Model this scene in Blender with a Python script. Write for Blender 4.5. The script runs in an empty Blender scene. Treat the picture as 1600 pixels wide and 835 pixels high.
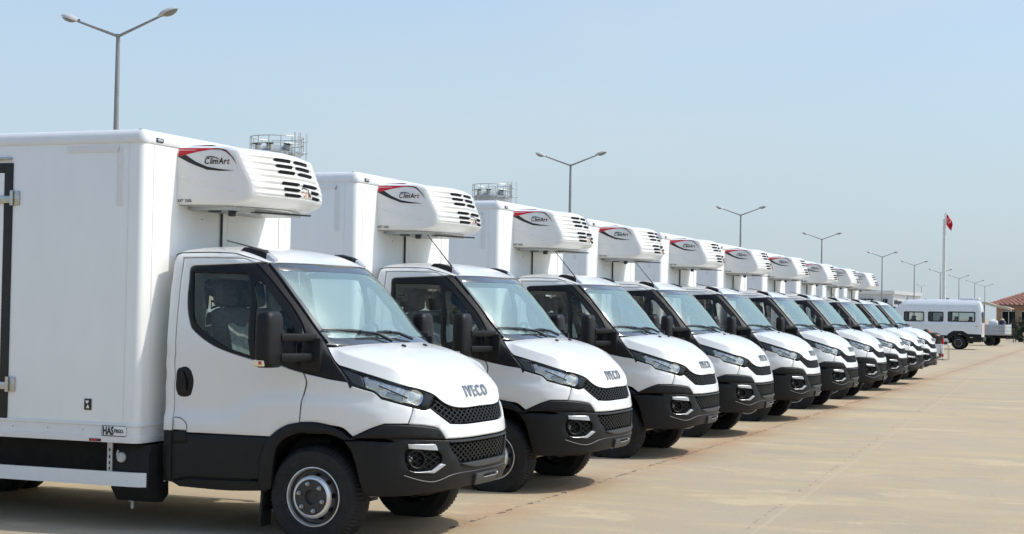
import bpy, bmesh, math, random
import numpy as np
from mathutils import Vector, Matrix
from mathutils.geometry import delaunay_2d_cdt
random.seed(7)
R_ = math.radians
scene = bpy.context.scene
COL = scene.collection

# ------------------------------------------------------------------ camera
camd = bpy.data.cameras.new('camera')
cam = bpy.data.objects.new('camera', camd)
COL.objects.link(cam)
cr = Vector((0.92957643, 0.36822406, 0.01728316))
cu = Vector((-0.00597454, -0.03182926, 0.99947546))
cf = Vector((-0.36858102, 0.92919209, 0.02738776))
camd.sensor_width = 36.0
camd.lens = 36.0 * 2492.86 / 1600.0
camd.clip_start = 0.1
camd.clip_end = 6000
m = Matrix.Identity(4)
for i in range(3):
    m[i][0], m[i][1], m[i][2] = cr[i], cu[i], -cf[i]
m[0][3], m[1][3], m[2][3] = 5.81413, -11.65675, 1.76996
cam.matrix_world = m
scene.camera = cam

# ------------------------------------------------------------------ sky, sun, exposure
SUN = Vector((0.80, 0.30, 1.0)).normalized()
elev = math.asin(SUN.z)
azim = math.atan2(SUN.x, SUN.y)
world = bpy.data.worlds.new('World')
scene.world = world
world.use_nodes = True
wn = world.node_tree.nodes
wl = world.node_tree.links
bg = wn['Background']
sky = wn.new('ShaderNodeTexSky')
sky.sky_type = 'NISHITA'
sky.sun_disc = False
sky.sun_elevation = elev
sky.sun_rotation = azim
sky.altitude = 0
sky.air_density = 1.0
sky.dust_density = 2.6
sky.ozone_density = 3.5
# pale haze towards the horizon, the same all the way round
wtc = wn.new('ShaderNodeTexCoord')
wsep = wn.new('ShaderNodeSeparateXYZ'); wl.new(wtc.outputs['Generated'], wsep.inputs[0])
wmr = wn.new('ShaderNodeMapRange'); wmr.interpolation_type = 'SMOOTHSTEP'
wmr.inputs[1].default_value = -0.02; wmr.inputs[2].default_value = 0.55
wmr.inputs[3].default_value = 0.80; wmr.inputs[4].default_value = 0.0
wl.new(wsep.outputs[2], wmr.inputs[0])
wmx = wn.new('ShaderNodeMix'); wmx.data_type = 'RGBA'
wti = wn.new('ShaderNodeVectorMath'); wti.operation = 'MULTIPLY'; wti.inputs[1].default_value = (.90, .99, 1.03)
wl.new(sky.outputs[0], wti.inputs[0])
wl.new(wmr.outputs[0], wmx.inputs[0]); wl.new(wti.outputs[0], wmx.inputs[6])
wmx.inputs[7].default_value = (2.52, 2.98, 3.28, 1)
wno = wn.new('ShaderNodeTexNoise'); wno.inputs['Scale'].default_value = 2.2; wno.inputs['Detail'].default_value = 5; wno.inputs['Distortion'].default_value = .6
wmp = wn.new('ShaderNodeMapping'); wmp.inputs['Scale'].default_value = (1, 1, 3.5); wl.new(wtc.outputs['Generated'], wmp.inputs[0]); wl.new(wmp.outputs[0], wno.inputs['Vector'])
wcr = wn.new('ShaderNodeMapRange'); wcr.inputs[1].default_value = .48; wcr.inputs[2].default_value = .78; wcr.inputs[3].default_value = 0; wcr.inputs[4].default_value = .38; wl.new(wno.outputs['Fac'], wcr.inputs[0])
wcl = wn.new('ShaderNodeMix'); wcl.data_type = 'RGBA'; wl.new(wcr.outputs[0], wcl.inputs[0]); wl.new(wmx.outputs[2], wcl.inputs[6]); wcl.inputs[7].default_value = (3.05, 3.3, 3.4, 1)
wl.new(wcl.outputs[2], bg.inputs[0])
bg.inputs[1].default_value = 0.15
sund = bpy.data.lights.new('sun', 'SUN')
sun = bpy.data.objects.new('sun', sund)
COL.objects.link(sun)
sund.energy = 2.0
sund.angle = R_(0.6)
sund.color = (0.97, 0.915, 0.84)
sun.rotation_euler = SUN.to_track_quat('Z', 'Y').to_euler()
sun.location = (0, 0, 60)
vs = scene.view_settings
scene.display_settings.display_device = 'sRGB'
vs.view_transform = 'Standard'
vs.look = 'None'
vs.exposure = 0.60
vs.gamma = 1.0
vs.use_curve_mapping = False
scene.cycles.max_bounces = 10
scene.cycles.transparent_max_bounces = 16

# ------------------------------------------------------------------ materials
def nodes_of(name):
    mt = bpy.data.materials.new(name)
    mt.use_nodes = True
    nt = mt.node_tree
    return mt, nt.nodes, nt.links, nt.nodes['Principled BSDF']

def mat(name, col, rough=0.5, metal=0.0, coat=0.0, noise=0.0, nscale=8.0, bump=0.0, bscale=60.0, spec=0.5, stretch=None):
    mt, n, l, b = nodes_of(name)
    b.inputs['Base Color'].default_value = (*col, 1)
    b.inputs['Roughness'].default_value = rough
    b.inputs['Metallic'].default_value = metal
    b.inputs['Coat Weight'].default_value = coat
    b.inputs['Coat Roughness'].default_value = 0.06
    b.inputs['Specular IOR Level'].default_value = spec
    if noise or bump:
        tc = n.new('ShaderNodeTexCoord')
        mp = n.new('ShaderNodeMapping')
        if stretch: mp.inputs['Scale'].default_value = stretch
        l.new(tc.outputs['Object'], mp.inputs[0])
    if noise:
        t = n.new('ShaderNodeTexNoise')
        t.inputs['Scale'].default_value = nscale
        t.inputs['Detail'].default_value = 6
        t.inputs['Roughness'].default_value = 0.65
        l.new(mp.outputs[0], t.inputs['Vector'])
        r = n.new('ShaderNodeMapRange')
        r.inputs[1].default_value = 0.3; r.inputs[2].default_value = 0.7
        r.inputs[3].default_value = 1 - noise; r.inputs[4].default_value = 1 + noise
        l.new(t.outputs['Fac'], r.inputs[0])
        mx = n.new('ShaderNodeVectorMath'); mx.operation = 'SCALE'
        mx.inputs[0].default_value = col
        l.new(r.outputs[0], mx.inputs['Scale'])
        l.new(mx.outputs[0], b.inputs['Base Color'])
    if bump:
        t2 = n.new('ShaderNodeTexNoise')
        t2.inputs['Scale'].default_value = bscale
        t2.inputs['Detail'].default_value = 3
        l.new(mp.outputs[0], t2.inputs['Vector'])
        bp = n.new('ShaderNodeBump')
        bp.inputs['Strength'].default_value = bump
        bp.inputs['Distance'].default_value = 0.01
        l.new(t2.outputs['Fac'], bp.inputs['Height'])
        l.new(bp.outputs[0], b.inputs['Normal'])
    return mt

def glass(name, tint, refl=0.08, rough=0.01, diff=None, dfac=0.0, fmul=1.0, gtint=(.95, 1.0, .98)):
    """thin tinted pane: transparent body plus a mirror coat that grows towards grazing angles"""
    mt = bpy.data.materials.new(name)
    mt.use_nodes = True
    n, l = mt.node_tree.nodes, mt.node_tree.links
    n.remove(n['Principled BSDF'])
    out = n['Material Output']
    tr = n.new('ShaderNodeBsdfTransparent'); tr.inputs[0].default_value = (*tint, 1)
    gl = n.new('ShaderNodeBsdfGlossy'); gl.inputs['Roughness'].default_value = rough
    gl.inputs[0].default_value = (*gtint, 1)
    body = tr
    if dfac:
        df = n.new('ShaderNodeBsdfDiffuse'); df.inputs[0].default_value = (*diff, 1)
        m0 = n.new('ShaderNodeMixShader'); m0.inputs[0].default_value = dfac
        l.new(tr.outputs[0], m0.inputs[1]); l.new(df.outputs[0], m0.inputs[2])
        body = m0
    fr = n.new('ShaderNodeFresnel'); fr.inputs[0].default_value = 1.52
    ad = n.new('ShaderNodeMath'); ad.operation = 'ADD'; ad.use_clamp = True
    fm = n.new('ShaderNodeMath'); fm.operation = 'MULTIPLY'; l.new(fr.outputs[0], fm.inputs[0]); fm.inputs[1].default_value = fmul
    l.new(fm.outputs[0], ad.inputs[0]); ad.inputs[1].default_value = refl
    mx = n.new('ShaderNodeMixShader')
    l.new(ad.outputs[0], mx.inputs[0]); l.new(body.outputs[0], mx.inputs[1]); l.new(gl.outputs[0], mx.inputs[2])
    l.new(mx.outputs[0], out.inputs[0])
    return mt

M = {}
M['paint'] = mat('white_cab_paint', (.715, .712, .68), .30, coat=.6, noise=.02, nscale=3)
M['box'] = mat('white_box_panel', (.785, .780, .735), .36, noise=.035, nscale=2.2, stretch=(1, 1, .4), bump=.10, bscale=2.2)
M['trim'] = mat('white_aluminium_trim', (.70, .705, .69), .34, noise=.03, nscale=9)
M['unit'] = mat('white_gelcoat', (.73, .72, .68), .35, coat=.3, noise=.02, nscale=4)
M['plastic'] = mat('black_grained_plastic', (.0075, .0075, .0075), .48, noise=.25, nscale=14, bump=.12, bscale=420, spec=.28)
M['gloss'] = mat('black_gloss_plastic', (.011, .011, .011), .26, noise=.15, nscale=10, spec=.22)
M['grey'] = mat('dark_grey_plastic', (.036, .037, .038), .5, noise=.2, nscale=14, bump=.1, bscale=400)
M['rubber'] = mat('tyre_rubber', (.017, .017, .017), .72, noise=.35, nscale=12, bump=.1, bscale=120, spec=.3)
M['seal'] = mat('black_rubber_seal', (.012, .012, .012), .6, noise=.2, nscale=20)
M['steel'] = mat('painted_wheel_steel', (.74, .74, .73), .28, metal=.6, noise=.12, nscale=18, bump=.04, bscale=90)
M['well'] = mat('grey_rim_well', (.16, .16, .16), .4, metal=.6, noise=.2, nscale=20)
M['hub'] = mat('black_hub_plate', (.025, .025, .026), .5, noise=.3, nscale=25)
M['chrome'] = mat('bright_chrome', (.72, .72, .72), .1, metal=1.0, noise=.05, nscale=30)
M['nut'] = mat('zinc_nut', (.48, .47, .45), .3, metal=.9, noise=.2, nscale=60)
M['galv'] = mat('galvanised_steel', (.42, .43, .43), .42, metal=.6, noise=.18, nscale=14)
M['chassis'] = mat('chassis_black', (.012, .012, .012), .7, noise=.3, nscale=9, spec=.25)
M['liner'] = mat('cab_liner_grey', (.045, .05, .05), .8, noise=.15, nscale=7)
M['headliner'] = mat('headliner_fabric', (.42, .44, .43), .9, noise=.1, nscale=30)
M['bulkhead'] = mat('cab_rear_trim', (.40, .43, .42), .8, noise=.1, nscale=9)
M['seat'] = mat('seat_fabric', (.11, .115, .115), .85, noise=.3, nscale=30)
M['film'] = mat('crinkled_plastic_film', (.30, .32, .31), .22, noise=.3, nscale=12, bump=1.0, bscale=16)
M['wind'] = glass('windscreen_glass', (.72, .88, .85), .10, diff=(.56, .74, .71), dfac=.25, fmul=.75, gtint=(.84, 1.0, .93))
M['side'] = glass('side_glass', (.68, .71, .69), .01, fmul=.55)
M['rearglass'] = glass('rear_glass', (.7, .8, .78), .02)
M['lens'] = glass('clear_lens', (.95, .96, .95), .01, fmul=.30)
M['frit'] = mat('ceramic_frit_band', (.05, .055, .055), .12, coat=.8, noise=.2, nscale=9)
M['amber'] = mat('amber_lens', (.75, .36, .10), .2, coat=.5, noise=.1, nscale=30)
M['cream'] = mat('cream_indicator_lens', (.78, .66, .46), .25, coat=.5, noise=.08, nscale=30)
M['red'] = mat('red_print', (.48, .012, .02), .35, noise=.08, nscale=14)
M['redlens'] = mat('red_lens', (.5, .03, .02), .2, coat=.5, noise=.1, nscale=40)
M['black'] = mat('black_print', (.012, .012, .014), .4, noise=.15, nscale=20)
M['dark'] = mat('dark_void', (.006, .006, .006), .8, noise=.2, nscale=10, spec=.2)
M['silver'] = mat('silver_plastic', (.46, .47, .48), .3, metal=.35, noise=.06, nscale=20)
M['reflector'] = mat('lamp_reflector', (.60, .575, .53), .17, metal=.75, noise=.35, nscale=18, bump=1.0, bscale=20)
M['badge'] = mat('dark_chrome_letters', (.34, .345, .34), .22, metal=.9, noise=.15, nscale=30)
M['plate'] = mat('plate_white', (.72, .73, .72), .35, noise=.05, nscale=30)
M['flagred'] = mat('flag_red_cloth', (.60, .012, .02), .8, noise=.12, nscale=6)
M['flagwhite'] = mat('flag_white_cloth', (.75, .75, .74), .8, noise=.05, nscale=6)
M['pole'] = mat('galvanised_lamp_pole', (.27, .275, .27), .55, metal=.3, noise=.2, nscale=3, stretch=(6, 6, .5))
M['lamphead'] = mat('lamp_housing_grey', (.50, .50, .48), .45, noise=.12, nscale=9)
M['lampbowl'] = mat('lamp_bowl', (.22, .23, .22), .2, noise=.2, nscale=20)
M['silo'] = mat('weathered_silo_steel', (.40, .42, .40), .5, metal=.3, noise=.2, nscale=2.5, stretch=(3, 3, .5))
M['busp'] = mat('bus_white_paint', (.72, .735, .73), .3, coat=.5, noise=.04, nscale=1.5)
M['wallw'] = mat('white_render_wall', (.72, .72, .70), .85, noise=.06, nscale=.6)
M['wall_shade'] = mat('shaded_white_wall', (.55, .57, .58), .7, noise=.05, nscale=.5)  # white wall again, the shade of its unlit faces put into the colour
M['tan'] = mat('ochre_render_wall', (.36, .24, .14), .9, noise=.15, nscale=1.2)
M['tile'] = mat('terracotta_tile', (.30, .135, .095), .8, noise=.35, nscale=2.0)
M['awn'] = mat('cream_awning_cloth', (.55, .46, .33), .85, noise=.15, nscale=2)
M['skin'] = mat('skin', (.42, .24, .15), .55, noise=.1, nscale=20)
M['hair'] = mat('black_hair', (.012, .010, .010), .6, noise=.4, nscale=60)
M['cloth'] = mat('dark_grey_shirt', (.05, .052, .055), .85, noise=.2, nscale=14)
M['trouser'] = mat('brown_grey_trousers', (.07, .06, .05), .85, noise=.2, nscale=10)
M['bark'] = mat('bark', (.10, .075, .055), .9, noise=.3, nscale=5)
M['leaf'] = mat('dusty_leaves', (.045, .065, .030), .7, noise=.5, nscale=1.2)
M['leaf2'] = mat('dark_leaves', (.03, .045, .025), .7, noise=.5, nscale=1.0)
M['bedgrey'] = mat('grey_dropside_paint', (.38, .40, .40), .5, noise=.12, nscale=3)

# ------------------------------------------------------------------ object helpers
def link(o, parent=None):
    COL.objects.link(o)
    if parent is not None: o.parent = parent
    return o

def mesh_obj(name, me, material=None, parent=None, smooth=35):
    if material is not None:
        me.materials.clear(); me.materials.append(material)
    if smooth:
        me.polygons.foreach_set('use_smooth', [True] * len(me.polygons))
        me.set_sharp_from_angle(angle=R_(smooth))
    me.update()
    return link(bpy.data.objects.new(name, me), parent)

def thing(name, label, cat, loc=(0, 0, 0), rotz=0.0, group=None):
    o = bpy.data.objects.new(name, None)
    o.empty_display_size = .3
    COL.objects.link(o)
    o.location = loc; o.rotation_euler = (0, 0, rotz)
    o['label'] = label; o['category'] = cat
    if group: o['group'] = group
    return o

class MB:
    """collects simple solids, builds ONE mesh object"""
    def __init__(s): s.bm = bmesh.new()
    def add(s, V, F):
        vs_ = [s.bm.verts.new(v) for v in V]
        for f in F:
            try: s.bm.faces.new([vs_[i] for i in f])
            except ValueError: pass
        return vs_
    def box(s, c, d, rot=None, bev=0.0, seg=2):
        b = bmesh.new()
        bmesh.ops.create_cube(b, size=1.0)
        bmesh.ops.scale(b, vec=d, verts=b.verts)
        if bev: bmesh.ops.bevel(b, geom=b.edges[:], offset=bev, segments=seg, profile=.5, affect='EDGES')
        mt = Matrix.Translation(c)
        if rot is not None: mt = mt @ rot.to_4x4()
        b.transform(mt)
        s.take(b); return s
    def take(s, b):
        me = bpy.data.meshes.new('tmp'); b.to_mesh(me); b.free()
        s.bm.from_mesh(me); bpy.data.meshes.remove(me)
    def tube(s, pts, r, n=8, cap=True):
        pts = [Vector(p) for p in pts]
        rr = r if isinstance(r, (list, tuple)) else [r] * len(pts)
        rings = []
        up = None
        for i, p in enumerate(pts):
            t = (pts[min(i + 1, len(pts) - 1)] - pts[max(i - 1, 0)]).normalized()
            if up is None:
                up = Vector((0, 0, 1)) if abs(t.z) < .9 else Vector((1, 0, 0))
            a = t.cross(up).normalized(); b = a.cross(t).normalized(); up = b
            rings.append([s.bm.verts.new(p + (a * math.cos(k * 2 * math.pi / n) + b * math.sin(k * 2 * math.pi / n)) * rr[i]) for k in range(n)])
        for i in range(len(rings) - 1):
            for k in range(n):
                s.bm.faces.new((rings[i][k], rings[i][(k + 1) % n], rings[i + 1][(k + 1) % n], rings[i + 1][k]))
        if cap:
            s.bm.faces.new(rings[0][::-1]); s.bm.faces.new(rings[-1])
        return s
    def bar(s, a, b, w, h):
        """rectangular bar from a to b (w across, h in the other direction)"""
        a = Vector(a); b = Vector(b); t = (b - a)
        q = t.to_track_quat('X', 'Z').to_matrix()
        return s.box((a + b) / 2, (t.length, w, h), q)
    def lathe(s, prof, n=48, axis='Y', c=(0, 0, 0), close=False):
        """prof: list of (radius, along-axis)"""
        rings = []
        for (r, y) in prof:
            ring = []
            for k in range(n):
                a = 2 * math.pi * k / n
                if axis == 'Y': p = (c[0] + r * math.cos(a), c[1] + y, c[2] + r * math.sin(a))
                elif axis == 'Z': p = (c[0] + r * math.cos(a), c[1] + r * math.sin(a), c[2] + y)
                else: p = (c[0] + y, c[1] + r * math.cos(a), c[2] + r * math.sin(a))
                ring.append(s.bm.verts.new(p))
            rings.append(ring)
        for i in range(len(rings) - 1):
            for k in range(n):
                s.bm.faces.new((rings[i][k], rings[i][(k + 1) % n], rings[i + 1][(k + 1) % n], rings[i + 1][k]))
        if close:
            s.bm.faces.new(rings[0]); s.bm.faces.new(rings[-1][::-1])
        return rings
    def grid(s, P, flip=False):
        """P: rows of 3-D points"""
        rows = [[s.bm.verts.new(p) for p in row] for row in P]
        for i in range(len(rows) - 1):
            for j in range(len(rows[i]) - 1):
                f = (rows[i][j], rows[i][j + 1], rows[i + 1][j + 1], rows[i + 1][j])
                try: s.bm.faces.new(f[::-1] if flip else f)
                except ValueError: pass
        return rows
    def prism(s, poly, y0, y1, axis='Y'):
        """polygon (u,v) extruded along an axis; axis Y: (x,z); X: (y,z); Z: (x,y)"""
        def P(u, v, w):
            return (u, w, v) if axis == 'Y' else ((w, u, v) if axis == 'X' else (u, v, w))
        a = [s.bm.verts.new(P(u, v, y0)) for u, v in poly]
        b = [s.bm.verts.new(P(u, v, y1)) for u, v in poly]
        s.bm.faces.new(a); s.bm.faces.new(b[::-1])
        for i in range(len(a)):
            j = (i + 1) % len(a)
            s.bm.faces.new((a[j], a[i], b[i], b[j]))
        return s
    def mirror_y(s):
        g = s.bm.verts[:] + s.bm.edges[:] + s.bm.faces[:]
        r = bmesh.ops.duplicate(s.bm, geom=g)
        vv = [e for e in r['geom'] if isinstance(e, bmesh.types.BMVert)]
        ff = [e for e in r['geom'] if isinstance(e, bmesh.types.BMFace)]
        for v in vv: v.co.y = -v.co.y
        bmesh.ops.reverse_faces(s.bm, faces=ff)
        return s
    def mesh(s, name, weld=0.0, normals=True):
        if weld: bmesh.ops.remove_doubles(s.bm, verts=s.bm.verts, dist=weld)
        if normals: bmesh.ops.recalc_face_normals(s.bm, faces=s.bm.faces)
        me = bpy.data.meshes.new(name); s.bm.to_mesh(me); s.bm.free()
        return me
    def obj(s, name, material, parent=None, smooth=35, weld=0.0, normals=True):
        return mesh_obj(name, s.mesh(name, weld, normals), material, parent, smooth)

def text_mesh(txt, size, depth=.002, shear=0.0, bold=0.0, xscale=1.0, space=1.0):
    """flat lettering as a mesh in the XY plane, baseline left at the origin"""
    c = bpy.data.curves.new('lettering', 'FONT')
    c.body = txt; c.size = size; c.extrude = depth; c.shear = shear; c.offset = bold; c.space_character = space
    c.resolution_u = 3
    o = bpy.data.objects.new('lettering', c); COL.objects.link(o)
    dg = bpy.context.evaluated_depsgraph_get()
    me = bpy.data.meshes.new_from_object(o.evaluated_get(dg))
    bpy.data.objects.remove(o); bpy.data.curves.remove(c)
    for v in me.vertices: v.co.x *= xscale
    return me

def remap(me, fn):
    for v in me.vertices: v.co = fn(v.co.copy())
    me.update(); return me

def copy_tree(o, parent=None):
    c = o.copy(); COL.objects.link(c)
    if parent is not None:
        c.parent = parent; c.matrix_parent_inverse = o.matrix_parent_inverse.copy()
    for ch in list(o.children): copy_tree(ch, c)
    return c

# ------------------------------------------------------------------ ground
gm, n, l, b = nodes_of('dusty_concrete_yard')
tc = n.new('ShaderNodeTexCoord')
def noise(scale, detail=6, rough=.6, stretch=None, rot=None, off=None):
    mp = n.new('ShaderNodeMapping')
    if stretch: mp.inputs['Scale'].default_value = stretch
    if rot: mp.inputs['Rotation'].default_value = rot
    if off: mp.inputs['Location'].default_value = off
    l.new(tc.outputs['Object'], mp.inputs[0])
    t = n.new('ShaderNodeTexNoise'); t.inputs['Scale'].default_value = scale
    t.inputs['Detail'].default_value = detail; t.inputs['Roughness'].default_value = rough
    l.new(mp.outputs[0], t.inputs['Vector'])
    return t.outputs['Fac']
def rng(sock, a, b_, c, d):
    r = n.new('ShaderNodeMapRange'); r.inputs[1].default_value = a; r.inputs[2].default_value = b_
    r.inputs[3].default_value = c; r.inputs[4].default_value = d
    l.new(sock, r.inputs[0]); return r.outputs[0]
def mixc(fac, c1, c2):
    mx = n.new('ShaderNodeMix'); mx.data_type = 'RGBA'
    if isinstance(fac, float): mx.inputs[0].default_value = fac
    else: l.new(fac, mx.inputs[0])
    for i, c in ((6, c1), (7, c2)):
        if isinstance(c, tuple): mx.inputs[i].default_value = (*c, 1)
        else: l.new(c, mx.inputs[i])
    return mx.outputs[2]
def mth(op, a, b_=None):
    q = n.new('ShaderNodeMath'); q.operation = op
    for i, v in enumerate((a, b_)):
        if v is None: continue
        if isinstance(v, (int, float)): q.inputs[i].default_value = v
        else: l.new(v, q.inputs[i])
    return q.outputs[0]
sep = n.new('ShaderNodeSeparateXYZ'); l.new(tc.outputs['Object'], sep.inputs[0])
big = noise(.11, 5, .6, (1, .7, 1))
mid = noise(.55, 9, .72, (.6, 1.1, 1), (0, 0, .5))
streak = noise(1.1, 8, .72, (.40, 1.25, 1), (0, 0, -.35))
fine = noise(26, 4, .7)
grain = noise(140, 2, .6)
c0 = mixc(rng(big, .35, .66, 0, 1), (.415, .332, .21), (.52, .408, .245))
c1 = mixc(rng(mid, .42, .64, 0, .9), c0, (.415, .350, .262))
c2 = mixc(rng(streak, .48, .70, 0, .7), c1, (.54, .425, .245))
worn = noise(.42, 9, .75, (.8, 1.1, 1), (0, 0, .9), (3.1, 1.7, 0))
c2 = mixc(rng(worn, .53, .60, 0, .60), c2, (.37, .315, .235))
pale = noise(.75, 9, .75, (.7, 1.1, 1), (0, 0, -.6), (7.7, 2.2, 0))
c2 = mixc(rng(pale, .55, .63, 0, .65), c2, (.60, .48, .29))
c3 = mixc(rng(fine, .52, .75, 0, .36), c2, (.23, .185, .13))
c4 = mixc(rng(grain, .40, .7, 0, .32), c3, (.27, .225, .155))
# slab joints that run with the row of trucks: ragged dark breaks and a dusting of red earth
def joint(x0, slope, wid, thr, wob):
    wobn = noise(1.3, 3, .6, (1, 1, 1), None, (x0 * 7, 0, 0))
    d = mth('SUBTRACT', mth('SUBTRACT', sep.outputs[0], x0), mth('MULTIPLY', sep.outputs[1], slope))
    d = mth('ABSOLUTE', mth('ADD', d, mth('MULTIPLY', mth('SUBTRACT', wobn, .5), wob)))
    brk = noise(9, 4, .7, (1.2, .8, 1), None, (0, x0 * 3, 0))
    w = mth('MULTIPLY', rng(brk, thr, thr + .12, 0, 1), wid)
    return mth('MULTIPLY', mth('LESS_THAN', d, w), .9), d
j1, d1 = joint(.60, -.016, .036, .49, .14)
j2, d2 = joint(2.82, -.05, .026, .55, .12)
j2b, d2b = joint(2.93, -.05, .022, .38, .05)
j3, d3 = joint(6.6, -.03, .02, .50, .1)
redn = noise(.8, 5, .65)
redm = mth('MULTIPLY', rng(d1, .05, .55, 1, 0), rng(redn, .40, .62, .1, .75))
c5 = mixc(redm, c4, (.40, .235, .135))
c5 = mixc(mth('MULTIPLY', j2b, .35), c5, (.50, .42, .29))
c6 = mixc(j1, c5, (.12, .085, .06))
c6 = mixc(mth('MULTIPLY', j2, .8), c6, (.14, .11, .085))
c6 = mixc(mth('MULTIPLY', j3, .5), c6, (.2, .16, .12))
# small dark stones and spots
vo = n.new('ShaderNodeTexVoronoi'); vo.inputs['Scale'].default_value = 1.9
l.new(tc.outputs['Object'], vo.inputs['Vector'])
spot = mth('LESS_THAN', vo.outputs['Distance'], mth('MULTIPLY', rng(mid, .3, .7, .0, 1), .05))
c7 = mixc(mth('MULTIPLY', spot, .75), c6, (.13, .09, .065))
l.new(c7, b.inputs['Base Color'])
b.inputs['Roughness'].default_value = .9
b.inputs['Specular IOR Level'].default_value = .25
bp = n.new('ShaderNodeBump'); bp.inputs['Strength'].default_value = .35; bp.inputs['Distance'].default_value = .012
hh = mth('SUBTRACT', mth('ADD', fine, mth('MULTIPLY', grain, .6)), mth('MULTIPLY', j1, 1.5))
l.new(hh, bp.inputs['Height']); l.new(bp.outputs[0], b.inputs['Normal'])
g = MB()
xs_ = [-3000, -600, -120, -40, -15, -5, 0, 5, 15, 40, 120, 600, 3000]
ys_ = [-600, -60, -15, -5, 0, 5, 15, 40, 100, 250, 600, 1500, 5000]
g.grid([[(x, y, 0) for x in xs_] for y in ys_])
gr = g.obj('ground', gm, smooth=0); gr['kind'] = 'structure'

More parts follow.
